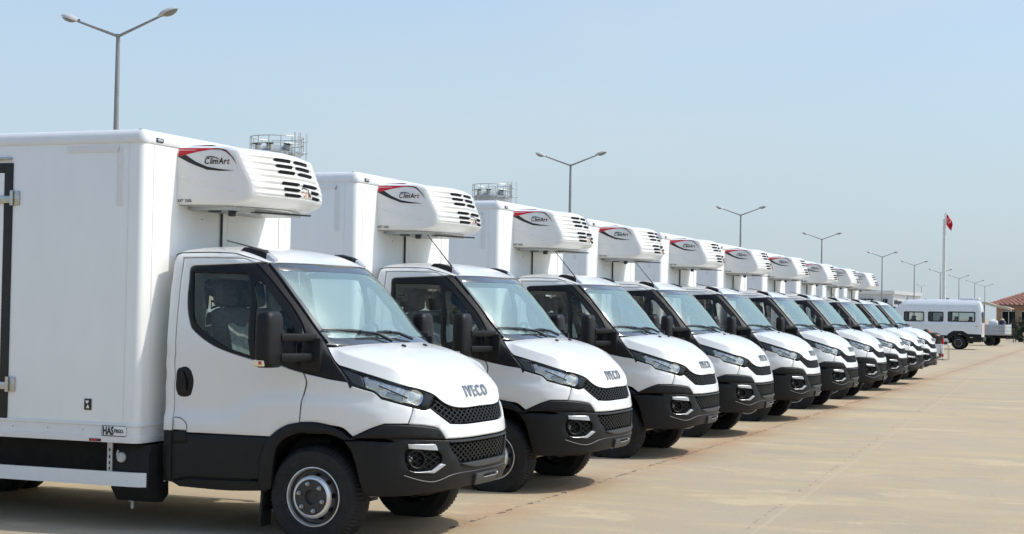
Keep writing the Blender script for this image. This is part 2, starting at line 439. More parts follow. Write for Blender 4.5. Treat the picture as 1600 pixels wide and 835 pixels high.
# outlines of the body panels on the cab skin, as (q, z)
BAKED = {
'cab_side': [(2.860,0.820),(2.860,0.847),(2.860,0.873),(2.860,0.900),(2.860,0.933),(2.860,0.967),(2.860,1.000),(2.860,1.033),(2.860,1.067),(2.860,1.100),(2.862,1.134),(2.863,1.167),(2.860,1.200),(2.851,1.226),(2.839,1.252),(2.823,1.277),(2.807,1.300),(2.785,1.327),(2.761,1.352),(2.735,1.376),(2.710,1.400),(2.689,1.420),(2.668,1.440),(2.647,1.460),(2.626,1.480),(2.605,1.500),(2.581,1.525),(2.557,1.550),(2.534,1.575),(2.510,1.600),(2.488,1.625),(2.466,1.649),(2.444,1.674),(2.422,1.700),(2.400,1.725),(2.379,1.750),(2.357,1.775),(2.335,1.800),(2.313,1.825),(2.291,1.850),(2.269,1.876),(2.247,1.901),(2.224,1.926),(2.202,1.951),(2.179,1.976),(2.156,2.000),(2.135,2.022),(2.115,2.045),(2.094,2.067),(2.073,2.089),(2.051,2.111),(2.029,2.131),(2.005,2.150),(1.981,2.168),(1.957,2.186),(1.931,2.200),(1.906,2.208),(1.880,2.215),(1.846,2.216),(1.811,2.217),(1.777,2.217),(1.742,2.218),(1.707,2.219),(1.673,2.220),(1.638,2.220),(1.604,2.220),(1.570,2.220),(1.536,2.219),(1.502,2.218),(1.469,2.218),(1.435,2.217),(1.401,2.216),(1.367,2.215),(1.341,2.207),(1.316,2.200),(1.290,2.192),(1.264,2.185),(1.234,2.178),(1.203,2.171),(1.173,2.165),(1.142,2.159),(1.112,2.153),(1.144,2.150),(1.175,2.147),(1.207,2.144),(1.239,2.141),(1.261,2.155),(1.284,2.168),(1.306,2.173),(1.330,2.174),(1.353,2.176),(1.386,2.176),(1.420,2.176),(1.453,2.176),(1.486,2.176),(1.520,2.176),(1.553,2.176),(1.586,2.177),(1.619,2.177),(1.653,2.177),(1.686,2.177),(1.719,2.176),(1.753,2.176),(1.782,2.176),(1.811,2.176),(1.841,2.175),(1.870,2.175),(1.900,2.174),(1.921,2.154),(1.943,2.133),(1.964,2.113),(1.986,2.092),(2.007,2.071),(2.028,2.050),(2.051,2.026),(2.074,2.001),(2.096,1.976),(2.118,1.950),(2.141,1.925),(2.163,1.900),(2.185,1.875),(2.207,1.850),(2.229,1.825),(2.252,1.800),(2.274,1.775),(2.296,1.750),(2.318,1.725),(2.340,1.700),(2.363,1.675),(2.385,1.649),(2.408,1.624),(2.430,1.599),(2.453,1.574),(2.476,1.549),(2.500,1.524),(2.523,1.500),(2.544,1.480),(2.565,1.460),(2.586,1.440),(2.607,1.420),(2.628,1.400),(2.653,1.376),(2.679,1.352),(2.703,1.327),(2.725,1.300),(2.741,1.277),(2.757,1.252),(2.769,1.226),(2.778,1.200),(2.781,1.167),(2.780,1.134),(2.778,1.100),(2.778,1.067),(2.778,1.033),(2.778,1.000),(2.778,0.967),(2.778,0.933),(2.778,0.900),(2.778,0.873),(2.778,0.847),(2.778,0.820),(2.805,0.820),(2.833,0.820)],
'door': [(1.903,2.171),(1.874,2.171),(1.844,2.172),(1.815,2.172),(1.786,2.172),(1.756,2.173),(1.723,2.173),(1.690,2.173),(1.657,2.173),(1.623,2.173),(1.590,2.173),(1.557,2.173),(1.524,2.173),(1.491,2.172),(1.457,2.172),(1.424,2.172),(1.391,2.172),(1.358,2.172),(1.334,2.171),(1.310,2.170),(1.288,2.164),(1.269,2.152),(1.250,2.137),(1.279,2.136),(1.307,2.134),(1.342,2.132),(1.377,2.130),(1.412,2.129),(1.447,2.127),(1.482,2.126),(1.517,2.124),(1.552,2.123),(1.587,2.122),(1.622,2.121),(1.657,2.119),(1.691,2.118),(1.726,2.117),(1.761,2.115),(1.796,2.114),(1.831,2.113),(1.866,2.111),(1.887,2.104),(1.907,2.096),(1.927,2.078),(1.947,2.059),(1.968,2.033),(1.990,2.007),(2.012,1.981),(2.035,1.956),(2.057,1.930),(2.080,1.905),(2.102,1.879),(2.124,1.853),(2.146,1.827),(2.166,1.800),(2.186,1.773),(2.204,1.745),(2.222,1.716),(2.237,1.687),(2.249,1.665),(2.261,1.644),(2.267,1.622),(2.260,1.592),(2.245,1.564),(2.229,1.537),(2.209,1.513),(2.187,1.492),(2.161,1.473),(2.132,1.458),(2.102,1.445),(2.071,1.432),(2.041,1.421),(2.009,1.410),(1.978,1.401),(1.946,1.392),(1.913,1.384),(1.879,1.376),(1.845,1.370),(1.811,1.364),(1.784,1.361),(1.756,1.358),(1.729,1.352),(1.705,1.343),(1.681,1.334),(1.650,1.323),(1.619,1.314),(1.587,1.305),(1.596,1.274),(1.606,1.243),(1.616,1.212),(1.625,1.181),(1.634,1.149),(1.640,1.118),(1.645,1.087),(1.649,1.055),(1.651,1.023),(1.654,0.991),(1.656,0.959),(1.658,0.927),(1.692,0.921),(1.725,0.915),(1.758,0.906),(1.790,0.892),(1.820,0.875),(1.849,0.856),(1.869,0.842),(1.887,0.827),(1.906,0.812),(1.940,0.812),(1.975,0.812),(2.009,0.812),(2.044,0.812),(2.079,0.812),(2.113,0.812),(2.148,0.812),(2.182,0.812),(2.217,0.812),(2.252,0.812),(2.284,0.812),(2.317,0.812),(2.350,0.812),(2.383,0.812),(2.415,0.812),(2.448,0.812),(2.481,0.812),(2.513,0.812),(2.546,0.812),(2.579,0.811),(2.611,0.811),(2.644,0.811),(2.678,0.816),(2.711,0.821),(2.745,0.825),(2.778,0.830),(2.778,0.853),(2.778,0.877),(2.778,0.900),(2.778,0.933),(2.778,0.967),(2.778,1.000),(2.778,1.033),(2.778,1.067),(2.778,1.100),(2.780,1.134),(2.781,1.167),(2.778,1.200),(2.769,1.226),(2.757,1.252),(2.741,1.277),(2.725,1.300),(2.703,1.327),(2.679,1.352),(2.653,1.376),(2.628,1.400),(2.607,1.420),(2.586,1.440),(2.565,1.460),(2.544,1.480),(2.523,1.500),(2.500,1.524),(2.476,1.549),(2.453,1.574),(2.430,1.599),(2.408,1.624),(2.385,1.649),(2.363,1.675),(2.340,1.700),(2.318,1.725),(2.296,1.750),(2.274,1.775),(2.252,1.800),(2.229,1.825),(2.207,1.850),(2.185,1.875),(2.163,1.900),(2.141,1.925),(2.118,1.950),(2.096,1.976),(2.074,2.001),(2.051,2.026),(2.028,2.050),(2.003,2.075),(1.978,2.099),(1.953,2.123),(1.928,2.147)],
'door_cladding': [(2.778,0.825),(2.745,0.820),(2.711,0.816),(2.678,0.811),(2.644,0.808),(2.612,0.805),(2.579,0.803),(2.546,0.803),(2.514,0.802),(2.481,0.803),(2.448,0.804),(2.415,0.805),(2.383,0.806),(2.350,0.807),(2.317,0.808),(2.284,0.808),(2.252,0.809),(2.217,0.809),(2.182,0.809),(2.148,0.808),(2.113,0.808),(2.079,0.808),(2.044,0.808),(2.009,0.808),(1.975,0.808),(1.940,0.808),(1.905,0.808),(1.922,0.784),(1.939,0.760),(1.953,0.735),(1.966,0.704),(1.976,0.672),(1.984,0.640),(1.989,0.613),(1.991,0.585),(1.992,0.557),(1.996,0.529),(2.000,0.505),(2.006,0.481),(2.038,0.480),(2.071,0.479),(2.104,0.478),(2.139,0.477),(2.173,0.476),(2.208,0.475),(2.242,0.475),(2.277,0.474),(2.311,0.474),(2.346,0.473),(2.381,0.473),(2.415,0.473),(2.450,0.472),(2.484,0.472),(2.519,0.472),(2.553,0.471),(2.588,0.471),(2.622,0.471),(2.654,0.463),(2.685,0.456),(2.716,0.449),(2.747,0.442),(2.778,0.435),(2.778,0.467),(2.778,0.500),(2.778,0.532),(2.778,0.565),(2.778,0.598),(2.778,0.630),(2.778,0.662),(2.778,0.695),(2.778,0.727),(2.778,0.760),(2.778,0.792)],
'sill': [(2.860,0.830),(2.834,0.830),(2.808,0.830),(2.782,0.830),(2.782,0.797),(2.782,0.763),(2.782,0.730),(2.782,0.697),(2.782,0.663),(2.782,0.630),(2.782,0.597),(2.782,0.563),(2.782,0.530),(2.782,0.497),(2.782,0.463),(2.782,0.430),(2.750,0.435),(2.718,0.440),(2.686,0.445),(2.655,0.450),(2.623,0.456),(2.589,0.456),(2.556,0.457),(2.522,0.458),(2.488,0.459),(2.455,0.459),(2.421,0.460),(2.388,0.461),(2.354,0.462),(2.320,0.462),(2.287,0.463),(2.253,0.464),(2.220,0.465),(2.186,0.465),(2.152,0.466),(2.119,0.467),(2.085,0.468),(2.052,0.469),(2.018,0.469),(2.002,0.447),(1.990,0.425),(1.980,0.402),(1.969,0.380),(1.975,0.393),(2.007,0.391),(2.039,0.389),(2.071,0.387),(2.102,0.385),(2.134,0.383),(2.166,0.381),(2.198,0.380),(2.230,0.378),(2.264,0.378),(2.299,0.377),(2.333,0.377),(2.368,0.377),(2.402,0.378),(2.437,0.378),(2.471,0.379),(2.506,0.380),(2.540,0.381),(2.575,0.382),(2.609,0.383),(2.644,0.384),(2.678,0.385),(2.713,0.385),(2.737,0.397),(2.761,0.410),(2.785,0.420),(2.811,0.425),(2.835,0.424),(2.860,0.420),(2.860,0.454),(2.860,0.488),(2.860,0.523),(2.860,0.557),(2.860,0.591),(2.860,0.625),(2.860,0.659),(2.860,0.693),(2.860,0.728),(2.860,0.762),(2.860,0.796)],
'window_frame': [(1.307,2.134),(1.342,2.133),(1.377,2.131),(1.412,2.130),(1.447,2.128),(1.482,2.127),(1.517,2.126),(1.552,2.124),(1.587,2.123),(1.622,2.121),(1.657,2.120),(1.692,2.119),(1.726,2.117),(1.761,2.116),(1.796,2.114),(1.831,2.113),(1.866,2.111),(1.887,2.104),(1.907,2.096),(1.927,2.078),(1.947,2.059),(1.968,2.033),(1.990,2.007),(2.012,1.981),(2.035,1.956),(2.057,1.930),(2.080,1.905),(2.102,1.879),(2.124,1.853),(2.146,1.827),(2.166,1.800),(2.186,1.773),(2.204,1.745),(2.222,1.716),(2.237,1.687),(2.249,1.665),(2.261,1.644),(2.267,1.622),(2.260,1.592),(2.245,1.564),(2.229,1.537),(2.209,1.513),(2.187,1.492),(2.161,1.473),(2.132,1.458),(2.102,1.445),(2.071,1.432),(2.041,1.421),(2.009,1.410),(1.978,1.401),(1.946,1.392),(1.913,1.384),(1.879,1.376),(1.845,1.370),(1.811,1.364),(1.784,1.361),(1.756,1.358),(1.729,1.352),(1.705,1.343),(1.681,1.334),(1.650,1.323),(1.619,1.314),(1.587,1.305),(1.587,1.305),(1.566,1.325),(1.545,1.345),(1.524,1.365),(1.503,1.385),(1.481,1.404),(1.457,1.424),(1.432,1.444),(1.407,1.462),(1.382,1.481),(1.358,1.501),(1.334,1.521),(1.312,1.543),(1.289,1.567),(1.266,1.592),(1.245,1.618),(1.229,1.646),(1.219,1.671),(1.211,1.697),(1.205,1.723),(1.201,1.750),(1.198,1.779),(1.198,1.808),(1.198,1.837),(1.200,1.866),(1.202,1.895),(1.205,1.925),(1.208,1.954),(1.212,1.983),(1.217,2.012),(1.222,2.044),(1.228,2.075),(1.235,2.107),(1.241,2.138),(1.252,2.136),(1.279,2.135)],
'window_glass': [(1.912,2.057),(1.863,2.056),(1.814,2.056),(1.764,2.055),(1.715,2.055),(1.666,2.054),(1.622,2.053),(1.577,2.052),(1.532,2.051),(1.488,2.050),(1.443,2.049),(1.399,2.048),(1.430,2.011),(1.461,1.975),(1.492,1.938),(1.523,1.902),(1.555,1.865),(1.586,1.829),(1.617,1.793),(1.648,1.756),(1.679,1.720),(1.712,1.683),(1.744,1.646),(1.777,1.608),(1.809,1.571),(1.842,1.534),(1.874,1.497),(1.907,1.460),(1.939,1.423),(1.972,1.433),(2.004,1.444),(2.038,1.459),(2.071,1.475),(2.100,1.496),(2.128,1.525),(2.154,1.557),(2.178,1.589),(2.196,1.623),(2.200,1.670),(2.189,1.697),(2.172,1.723),(2.143,1.760),(2.114,1.797),(2.086,1.834),(2.057,1.872),(2.028,1.909),(1.999,1.946),(1.970,1.983),(1.941,2.020)],
'quarter_glass': [(1.411,1.963),(1.389,1.979),(1.365,1.992),(1.327,2.001),(1.304,1.979),(1.296,1.933),(1.300,1.882),(1.300,1.843),(1.300,1.805),(1.301,1.766),(1.302,1.726),(1.305,1.685),(1.313,1.651),(1.323,1.616),(1.364,1.601),(1.406,1.585),(1.447,1.570),(1.488,1.554),(1.529,1.539),(1.573,1.530),(1.616,1.521),(1.660,1.511),(1.703,1.502),(1.747,1.493),(1.790,1.484),(1.834,1.475),(1.801,1.512),(1.769,1.550),(1.736,1.587),(1.704,1.625),(1.671,1.662),(1.639,1.700),(1.606,1.737),(1.574,1.775),(1.541,1.812),(1.509,1.850),(1.476,1.888),(1.444,1.925)],
'pillar_trim': [(1.120,2.142),(1.150,2.142),(1.179,2.141),(1.209,2.141),(1.239,2.141),(1.233,2.109),(1.227,2.076),(1.222,2.044),(1.217,2.012),(1.213,1.983),(1.208,1.954),(1.205,1.925),(1.202,1.895),(1.200,1.866),(1.198,1.837),(1.198,1.808),(1.198,1.779),(1.201,1.750),(1.205,1.723),(1.211,1.697),(1.219,1.671),(1.229,1.646),(1.245,1.618),(1.266,1.592),(1.289,1.567),(1.312,1.543),(1.334,1.521),(1.358,1.501),(1.382,1.481),(1.407,1.462),(1.432,1.444),(1.457,1.424),(1.481,1.404),(1.503,1.385),(1.524,1.365),(1.545,1.345),(1.566,1.325),(1.587,1.305),(1.558,1.299),(1.529,1.293),(1.500,1.287),(1.471,1.281),(1.442,1.275),(1.413,1.268),(1.384,1.262),(1.356,1.255),(1.327,1.249),(1.298,1.242),(1.269,1.235),(1.241,1.228),(1.248,1.221),(1.248,1.253),(1.248,1.284),(1.244,1.314),(1.233,1.343),(1.221,1.372),(1.211,1.394),(1.201,1.416),(1.190,1.437),(1.175,1.457),(1.159,1.477),(1.143,1.496),(1.129,1.513),(1.117,1.539),(1.104,1.564),(1.095,1.590),(1.092,1.619),(1.095,1.648),(1.100,1.678),(1.106,1.708),(1.110,1.737),(1.112,1.768),(1.113,1.800),(1.115,1.831),(1.116,1.862),(1.117,1.893),(1.119,1.924),(1.120,1.955),(1.121,1.987),(1.122,2.018),(1.123,2.049),(1.122,2.080),(1.121,2.111)],
'fender': [(1.581,1.303),(1.548,1.295),(1.514,1.288),(1.481,1.281),(1.448,1.274),(1.415,1.266),(1.378,1.260),(1.334,1.255),(1.289,1.249),(1.253,1.243),(1.234,1.235),(1.242,1.226),(1.254,1.221),(1.228,1.214),(1.202,1.206),(1.176,1.199),(1.150,1.191),(1.125,1.185),(1.101,1.179),(1.079,1.170),(1.055,1.149),(1.032,1.125),(1.004,1.118),(0.975,1.110),(0.946,1.102),(0.918,1.094),(0.889,1.086),(0.860,1.078),(0.835,1.071),(0.810,1.064),(0.811,1.049),(0.818,1.022),(0.828,0.995),(0.840,0.969),(0.851,0.942),(0.883,0.942),(0.915,0.942),(0.947,0.942),(0.979,0.942),(1.011,0.942),(1.037,0.933),(1.063,0.924),(1.093,0.912),(1.122,0.899),(1.150,0.885),(1.179,0.870),(1.207,0.855),(1.235,0.841),(1.258,0.863),(1.281,0.884),(1.305,0.902),(1.337,0.911),(1.371,0.915),(1.405,0.919),(1.432,0.924),(1.459,0.928),(1.485,0.932),(1.512,0.935),(1.541,0.936),(1.569,0.935),(1.597,0.934),(1.625,0.932),(1.653,0.931),(1.650,0.961),(1.648,0.992),(1.645,1.022),(1.642,1.052),(1.639,1.082),(1.636,1.112),(1.627,1.144),(1.618,1.176),(1.609,1.208),(1.599,1.239),(1.590,1.271)],
'bumper_upper': [(0.807,1.063),(0.774,1.054),(0.742,1.045),(0.710,1.044),(0.690,1.049),(0.671,1.056),(0.646,1.037),(0.621,1.017),(0.595,0.999),(0.571,0.982),(0.547,0.966),(0.523,0.950),(0.498,0.934),(0.469,0.932),(0.439,0.930),(0.409,0.928),(0.380,0.926),(0.350,0.925),(0.318,0.924),(0.287,0.923),(0.255,0.923),(0.223,0.923),(0.192,0.923),(0.160,0.923),(0.128,0.923),(0.096,0.923),(0.064,0.923),(0.032,0.923),(0.000,0.923),(0.000,0.897),(0.000,0.870),(0.000,0.844),(0.000,0.818),(0.033,0.818),(0.067,0.818),(0.100,0.818),(0.133,0.818),(0.167,0.818),(0.200,0.818),(0.232,0.818),(0.264,0.818),(0.296,0.818),(0.328,0.819),(0.360,0.819),(0.393,0.819),(0.427,0.820),(0.460,0.820),(0.493,0.821),(0.526,0.822),(0.560,0.822),(0.572,0.845),(0.586,0.867),(0.605,0.888),(0.626,0.908),(0.644,0.912),(0.662,0.916),(0.693,0.921),(0.724,0.926),(0.755,0.930),(0.786,0.933),(0.817,0.936),(0.848,0.940),(0.838,0.967),(0.828,0.995),(0.818,1.022),(0.808,1.049)],
'fender_cap': [(1.235,0.838),(1.207,0.853),(1.179,0.868),(1.150,0.882),(1.122,0.897),(1.093,0.910),(1.063,0.922),(1.037,0.931),(1.011,0.940),(0.979,0.940),(0.947,0.940),(0.915,0.940),(0.883,0.939),(0.851,0.938),(0.819,0.936),(0.788,0.933),(0.756,0.929),(0.725,0.925),(0.694,0.919),(0.662,0.913),(0.644,0.909),(0.626,0.905),(0.605,0.886),(0.586,0.865),(0.571,0.842),(0.557,0.819),(0.589,0.821),(0.621,0.823),(0.653,0.826),(0.686,0.828),(0.718,0.830),(0.749,0.831),(0.781,0.832),(0.813,0.833),(0.844,0.833),(0.876,0.834),(0.908,0.834),(0.940,0.834),(0.971,0.834),(1.003,0.834),(1.036,0.833),(1.069,0.833),(1.103,0.832),(1.136,0.832),(1.169,0.831),(1.202,0.830),(1.235,0.829)],
'bumper_lower': [(1.305,0.813),(1.276,0.814),(1.247,0.814),(1.219,0.815),(1.190,0.815),(1.162,0.816),(1.120,0.815),(1.070,0.813),(1.020,0.810),(0.978,0.809),(0.955,0.811),(0.958,0.817),(0.980,0.824),(1.003,0.831),(1.013,0.838),(1.004,0.842),(0.979,0.843),(0.942,0.842),(0.897,0.839),(0.848,0.836),(0.799,0.833),(0.755,0.830),(0.718,0.827),(0.684,0.826),(0.651,0.823),(0.618,0.821),(0.584,0.818),(0.551,0.816),(0.519,0.816),(0.487,0.815),(0.456,0.814),(0.424,0.814),(0.392,0.813),(0.360,0.813),(0.328,0.813),(0.296,0.812),(0.264,0.812),(0.232,0.812),(0.200,0.812),(0.167,0.812),(0.133,0.812),(0.100,0.812),(0.067,0.812),(0.033,0.812),(0.000,0.812),(0.000,0.778),(0.000,0.744),(0.000,0.711),(0.000,0.677),(0.000,0.643),(0.000,0.609),(0.000,0.575),(0.000,0.541),(0.000,0.508),(0.000,0.474),(0.000,0.440),(0.034,0.441),(0.069,0.442),(0.103,0.442),(0.137,0.443),(0.171,0.444),(0.206,0.444),(0.240,0.444),(0.271,0.443),(0.302,0.442),(0.334,0.441),(0.365,0.440),(0.396,0.439),(0.428,0.438),(0.460,0.438),(0.491,0.437),(0.523,0.437),(0.555,0.436),(0.587,0.435),(0.618,0.433),(0.650,0.431),(0.681,0.428),(0.712,0.423),(0.743,0.418),(0.774,0.414),(0.804,0.409),(0.835,0.406),(0.869,0.404),(0.902,0.402),(0.936,0.401),(0.969,0.401),(1.002,0.400),(1.033,0.400),(1.065,0.401),(1.096,0.402),(1.127,0.402),(1.152,0.426),(1.161,0.454),(1.170,0.481),(1.180,0.509),(1.188,0.537),(1.196,0.569),(1.204,0.603),(1.212,0.635),(1.223,0.668),(1.235,0.701),(1.246,0.734),(1.266,0.760),(1.285,0.787)],
'arch_trim': [(1.996,0.529),(1.993,0.557),(1.992,0.585),(1.989,0.613),(1.984,0.640),(1.976,0.672),(1.966,0.704),(1.953,0.735),(1.939,0.761),(1.924,0.787),(1.906,0.810),(1.888,0.828),(1.869,0.844),(1.850,0.859),(1.821,0.878),(1.790,0.894),(1.758,0.907),(1.733,0.915),(1.706,0.922),(1.680,0.927),(1.653,0.931),(1.625,0.934),(1.597,0.936),(1.569,0.937),(1.541,0.936),(1.512,0.935),(1.485,0.932),(1.458,0.929),(1.431,0.924),(1.405,0.918),(1.373,0.907),(1.342,0.894),(1.312,0.880),(1.285,0.858),(1.258,0.835),(1.238,0.837),(1.237,0.840),(1.222,0.835),(1.204,0.819),(1.237,0.817),(1.270,0.816),(1.302,0.815),(1.319,0.822),(1.336,0.830),(1.366,0.839),(1.396,0.846),(1.427,0.851),(1.459,0.855),(1.491,0.857),(1.523,0.857),(1.555,0.856),(1.588,0.855),(1.620,0.852),(1.652,0.847),(1.683,0.839),(1.711,0.830),(1.739,0.818),(1.765,0.804),(1.786,0.790),(1.806,0.774),(1.822,0.756),(1.839,0.727),(1.849,0.694),(1.855,0.659),(1.861,0.625),(1.866,0.593),(1.869,0.562),(1.872,0.531),(1.876,0.499),(1.878,0.473),(1.881,0.446),(1.883,0.419),(1.910,0.404),(1.936,0.389),(1.963,0.375),(1.976,0.399),(1.989,0.423),(2.002,0.447),(2.000,0.474),(1.998,0.502)],
'headlight': [(1.222,1.370),(1.197,1.360),(1.173,1.350),(1.148,1.340),(1.123,1.330),(1.099,1.320),(1.074,1.310),(1.046,1.299),(1.019,1.287),(0.992,1.276),(0.965,1.265),(0.937,1.254),(0.910,1.244),(0.882,1.234),(0.854,1.226),(0.826,1.218),(0.798,1.211),(0.770,1.205),(0.742,1.198),(0.714,1.190),(0.687,1.181),(0.662,1.172),(0.637,1.162),(0.612,1.152),(0.615,1.134),(0.626,1.109),(0.645,1.088),(0.667,1.068),(0.687,1.047),(0.710,1.045),(0.735,1.046),(0.760,1.051),(0.785,1.058),(0.810,1.066),(0.835,1.074),(0.860,1.081),(0.889,1.089),(0.917,1.097),(0.946,1.105),(0.975,1.113),(1.003,1.121),(1.032,1.129),(1.047,1.145),(1.062,1.160),(1.079,1.173),(1.101,1.183),(1.125,1.189),(1.150,1.195),(1.174,1.202),(1.199,1.209),(1.223,1.216),(1.248,1.223),(1.247,1.251),(1.245,1.280),(1.243,1.309),(1.236,1.329),(1.229,1.350)],
'upper_grille': [(0.610,1.150),(0.588,1.131),(0.565,1.113),(0.542,1.096),(0.511,1.081),(0.479,1.070),(0.446,1.060),(0.419,1.055),(0.391,1.051),(0.363,1.048),(0.334,1.046),(0.306,1.045),(0.275,1.043),(0.244,1.043),(0.213,1.043),(0.182,1.044),(0.151,1.045),(0.120,1.045),(0.090,1.045),(0.060,1.045),(0.030,1.045),(0.000,1.045),(0.000,1.015),(0.000,0.986),(0.000,0.956),(0.000,0.926),(0.032,0.926),(0.064,0.926),(0.096,0.926),(0.128,0.926),(0.160,0.926),(0.192,0.926),(0.223,0.926),(0.255,0.926),(0.287,0.927),(0.318,0.927),(0.350,0.928),(0.380,0.929),(0.409,0.931),(0.439,0.933),(0.468,0.935),(0.498,0.936),(0.523,0.954),(0.547,0.971),(0.572,0.988),(0.597,1.005),(0.622,1.022),(0.646,1.040),(0.671,1.057),(0.652,1.081),(0.633,1.106),(0.614,1.131)],
'hood_edge': [(1.143,1.496),(1.159,1.477),(1.175,1.457),(1.190,1.437),(1.205,1.406),(1.218,1.374),(1.189,1.362),(1.159,1.350),(1.130,1.338),(1.100,1.325),(1.070,1.313),(1.039,1.300),(1.007,1.287),(0.976,1.274),(0.944,1.261),(0.912,1.249),(0.880,1.237),(0.848,1.228),(0.815,1.219),(0.783,1.212),(0.750,1.204),(0.718,1.195),(0.686,1.185),(0.662,1.176),(0.637,1.167),(0.614,1.156),(0.589,1.138),(0.566,1.118),(0.541,1.101),(0.510,1.086),(0.478,1.074),(0.445,1.065),(0.417,1.059),(0.389,1.055),(0.361,1.052),(0.333,1.050),(0.305,1.048),(0.274,1.047),(0.243,1.046),(0.212,1.047),(0.182,1.047),(0.151,1.048),(0.120,1.048),(0.090,1.048),(0.060,1.048),(0.030,1.048),(0.000,1.048)],
'windscreen': [(1.123,2.137),(1.120,2.096),(1.118,2.055),(1.116,2.016),(1.114,1.977),(1.113,1.938),(1.112,1.899),(1.110,1.860),(1.108,1.821),(1.106,1.782),(1.104,1.743),(1.099,1.696),(1.094,1.650),(1.097,1.604),(1.111,1.562),(1.128,1.520),(1.086,1.519),(1.045,1.518),(1.003,1.517),(0.961,1.516),(0.919,1.516),(0.877,1.515),(0.827,1.515),(0.778,1.516),(0.728,1.516),(0.679,1.518),(0.629,1.519),(0.579,1.520),(0.530,1.521),(0.480,1.521),(0.431,1.521),(0.381,1.521),(0.335,1.519),(0.289,1.517),(0.242,1.515),(0.196,1.513),(0.150,1.512),(0.100,1.512),(0.050,1.512),(0.000,1.512),(0.000,1.561),(0.000,1.609),(0.000,1.658),(0.000,1.707),(0.000,1.755),(0.000,1.804),(0.000,1.853),(0.000,1.902),(0.000,1.950),(0.000,1.999),(0.000,2.048),(0.000,2.096),(0.000,2.145),(0.043,2.145),(0.086,2.144),(0.129,2.144),(0.171,2.143),(0.214,2.143),(0.257,2.142),(0.300,2.142),(0.344,2.142),(0.389,2.141),(0.433,2.141),(0.478,2.140),(0.522,2.140),(0.567,2.139),(0.611,2.139),(0.656,2.138),(0.700,2.138),(0.747,2.138),(0.794,2.138),(0.841,2.138),(0.888,2.138),(0.935,2.137),(0.982,2.137),(1.029,2.137),(1.076,2.137)],
'lower_grille': [(0.516,0.794),(0.488,0.792),(0.460,0.790),(0.431,0.788),(0.403,0.786),(0.375,0.785),(0.344,0.784),(0.313,0.784),(0.283,0.784),(0.252,0.784),(0.221,0.784),(0.190,0.784),(0.158,0.784),(0.127,0.784),(0.095,0.784),(0.063,0.784),(0.032,0.784),(0.000,0.784),(0.000,0.753),(0.000,0.723),(0.000,0.692),(0.000,0.662),(0.000,0.631),(0.030,0.631),(0.060,0.631),(0.090,0.631),(0.120,0.631),(0.150,0.631),(0.180,0.631),(0.210,0.631),(0.240,0.631),(0.270,0.631),(0.302,0.631),(0.335,0.631),(0.367,0.631),(0.399,0.631),(0.424,0.654),(0.448,0.678),(0.469,0.702),(0.488,0.726),(0.507,0.751),(0.526,0.776)],
'chrome_top': [(0.859,0.794),(0.830,0.793),(0.801,0.793),(0.773,0.792),(0.744,0.791),(0.715,0.790),(0.686,0.790),(0.658,0.789),(0.648,0.773),(0.641,0.756),(0.636,0.739),(0.662,0.742),(0.688,0.744),(0.714,0.746),(0.741,0.749),(0.769,0.752),(0.797,0.754),(0.825,0.757),(0.853,0.760),(0.856,0.777)],
'fog_insert': [(0.865,0.747),(0.840,0.747),(0.815,0.746),(0.790,0.746),(0.765,0.745),(0.740,0.744),(0.713,0.742),(0.686,0.740),(0.659,0.738),(0.632,0.735),(0.613,0.717),(0.598,0.697),(0.598,0.672),(0.603,0.646),(0.625,0.630),(0.647,0.614),(0.669,0.597),(0.699,0.595),(0.728,0.590),(0.758,0.586),(0.787,0.586),(0.816,0.591),(0.833,0.598),(0.850,0.606),(0.858,0.627),(0.866,0.648),(0.872,0.670),(0.875,0.692),(0.877,0.715),(0.871,0.731)],
'fog_ring': [(0.856,0.674),(0.856,0.695),(0.852,0.715),(0.832,0.736),(0.815,0.741),(0.798,0.741),(0.779,0.738),(0.763,0.729),(0.748,0.713),(0.739,0.694),(0.737,0.675),(0.739,0.657),(0.747,0.640),(0.761,0.626),(0.777,0.617),(0.795,0.613),(0.812,0.619),(0.829,0.628),(0.843,0.651)],
'chrome_low': [(0.849,0.599),(0.833,0.594),(0.816,0.589),(0.789,0.586),(0.761,0.586),(0.734,0.588),(0.706,0.591),(0.679,0.593),(0.655,0.610),(0.632,0.626),(0.608,0.642),(0.585,0.636),(0.562,0.630),(0.587,0.615),(0.612,0.601),(0.637,0.586),(0.662,0.571),(0.691,0.573),(0.720,0.575),(0.749,0.576),(0.778,0.578),(0.807,0.580),(0.828,0.589)],
'fuel_flap': [(2.761,0.925),(2.736,0.925),(2.711,0.922),(2.684,0.913),(2.660,0.897),(2.651,0.883),(2.643,0.868),(2.643,0.842),(2.643,0.815),(2.642,0.788),(2.642,0.761),(2.642,0.734),(2.668,0.733),(2.694,0.732),(2.719,0.731),(2.745,0.730),(2.771,0.729),(2.769,0.758),(2.767,0.787),(2.766,0.815),(2.765,0.843),(2.763,0.870),(2.762,0.898)],
'handle': [(2.680,1.308),(2.653,1.313),(2.625,1.320),(2.600,1.321),(2.586,1.311),(2.584,1.290),(2.592,1.267),(2.598,1.240),(2.602,1.212),(2.605,1.184),(2.610,1.156),(2.617,1.130),(2.623,1.113),(2.631,1.100),(2.656,1.090),(2.685,1.086),(2.714,1.088),(2.740,1.099),(2.754,1.125),(2.762,1.151),(2.764,1.178),(2.761,1.207),(2.753,1.233),(2.741,1.256),(2.728,1.272),(2.713,1.287),(2.696,1.298)],
'plate_box': [(0.190,0.535),(0.158,0.535),(0.127,0.535),(0.095,0.535),(0.063,0.535),(0.032,0.535),(0.000,0.535),(0.000,0.506),(0.000,0.477),(0.000,0.448),(0.032,0.448),(0.063,0.448),(0.095,0.448),(0.127,0.448),(0.158,0.448),(0.190,0.448),(0.190,0.477),(0.190,0.506)],
